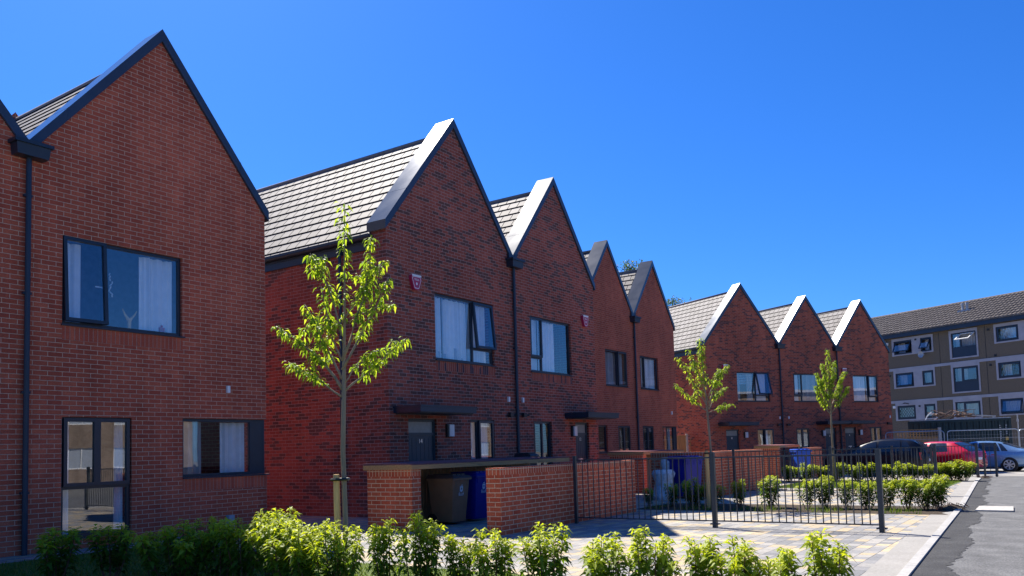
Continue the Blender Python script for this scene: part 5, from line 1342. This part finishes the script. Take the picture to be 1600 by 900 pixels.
# ------------------------------------------------------------------ the other side of the road (seen in the window reflections)
def across(label, x, W, h, gap):
    r = thing('brick_terrace', label, 'house', (x, -23.0, 0), pi)
    wins = [(xx, xx+1.7, z, z+1.3) for xx in frange(1.0, W-2.4, 3.2) for z in (.9, 3.6)]
    b = MB(); xs = sorted(set([0, W]+[w[0] for w in wins]+[w[1] for w in wins]))
    for x0, x1 in zip(xs, xs[1:]):
        z = -.5
        for w in sorted([w for w in wins if w[0] < (x0+x1)/2 < w[1]], key=lambda w: w[2]):
            b.face([(x0, 0, z), (x1, 0, z), (x1, 0, w[2]), (x0, 0, w[2])]); z = w[3]
        b.face([(x0, 0, z), (x1, 0, z), (x1, 0, h), (x0, 0, h)])
    b.box(0, 2, -.5, W, 8, h); b.face([(0, 0, -.5), (0, 2, -.5), (0, 2, h), (0, 0, h)]); b.face([(W, 2, -.5), (W, 0, -.5), (W, 0, h), (W, 2, h)])
    b.build('wall', 'buff_brick', r)
    for w in wins:
        f = MB(); f.box(w[0], .05, w[2], w[1], .12, w[2]+.07); f.box(w[0], .05, w[3]-.07, w[1], .12, w[3]); f.box(w[0], .05, w[2]+.07, w[0]+.07, .12, w[3]-.07); f.box(w[1]-.07, .05, w[2]+.07, w[1], .12, w[3]-.07); f.box((w[0]+w[1])/2-.03, .05, w[2]+.07, (w[0]+w[1])/2+.03, .12, w[3]-.07)
        fo = f.build('window', 'white_plastic', r); p = MB(); p.box(w[0]+.07, .08, w[2]+.07, w[1]-.07, .1, w[3]-.07); p.build('pane', 'grey_box', fo)
    ro = MB(); ro.hexa([(-.2, -.3, h), (W+.2, -.3, h), (W+.2, 8.3, h), (-.2, 8.3, h)], [(-.1, .2, h+.25), (W+.1, .2, h+.25), (W+.1, 8, h+.25), (-.1, 8, h+.25)]); ro.build('roof', 'lead', r)
across('long low brick terrace across the road, reflected in the front windows', 34, 26, 5.6, 0)
across('second brick terrace across the road, farther along, reflected in the windows', 66, 26, 5.9, 0)

# ------------------------------------------------------------------ sky, sun, camera
SUN_AZ = radians(28.0)   # from +Y towards +X
SUN_EL = radians(49.9)
w = bpy.data.worlds.new('World'); sc.world = w; w.use_nodes = True
nt = w.node_tree; bg = nt.nodes['Background']
sk = nt.nodes.new('ShaderNodeTexSky'); sk.sky_type = 'NISHITA'; sk.sun_disc = False
sk.sun_elevation = SUN_EL; sk.sun_rotation = SUN_AZ; sk.altitude = 0; sk.air_density = 1.0; sk.dust_density = .4; sk.ozone_density = 5.0
tint = nt.nodes.new('ShaderNodeMix'); tint.data_type = 'RGBA'; tint.blend_type = 'MULTIPLY'; tint.inputs[0].default_value = 1
tint.inputs[7].default_value = (.28, .48, .84, 1); nt.links.new(sk.outputs[0], tint.inputs[6])
hs = nt.nodes.new('ShaderNodeHueSaturation'); hs.inputs['Saturation'].default_value = 1.06; nt.links.new(tint.outputs[2], hs.inputs['Color'])
nt.links.new(hs.outputs[0], bg.inputs['Color']); bg.inputs['Strength'].default_value = .10
su = bpy.data.lights.new('sun', 'SUN'); su.energy = 5.0; su.angle = radians(.5); su.color = (1., .935, .835)
so = bpy.data.objects.new('sun', su); COL.objects.link(so)
sd = Vector((sin(SUN_AZ)*cos(SUN_EL), cos(SUN_AZ)*cos(SUN_EL), sin(SUN_EL)))
so.rotation_euler = sd.to_track_quat('Z', 'Y').to_euler(); so.location = (20, 40, 60)

F_, PPY, YAW, PIT, ROL = 1292.81, 612.2, .974688511, .0700734651, -.0292181808
f = Vector((sin(YAW)*cos(PIT), cos(YAW)*cos(PIT), sin(PIT))); r0 = Vector((cos(YAW), -sin(YAW), 0)); u0 = r0.cross(f)
rv = r0*cos(ROL)+u0*sin(ROL); uv_ = -r0*sin(ROL)+u0*cos(ROL)
cam = bpy.data.cameras.new('camera'); co = bpy.data.objects.new('camera', cam); COL.objects.link(co)
co.matrix_world = Matrix(((rv.x, uv_.x, -f.x, 0), (rv.y, uv_.y, -f.y, 0), (rv.z, uv_.z, -f.z, 1.35), (0, 0, 0, 1)))
cam.sensor_width = 36; cam.sensor_fit = 'HORIZONTAL'; cam.lens = F_/1600*36; cam.shift_y = (PPY-450)/1600; cam.clip_end = 2000; cam.clip_start = .05
sc.camera = co

sc.view_settings.view_transform = 'Standard'; sc.view_settings.look = 'None'; sc.view_settings.gamma = 1; sc.view_settings.exposure = 1.0
sc.cycles.max_bounces = 8; sc.cycles.transparent_max_bounces = 12; sc.cycles.sample_clamp_indirect = 6.0; sc.cycles.sample_clamp_direct = 3.0
sc.cycles.use_denoising = True
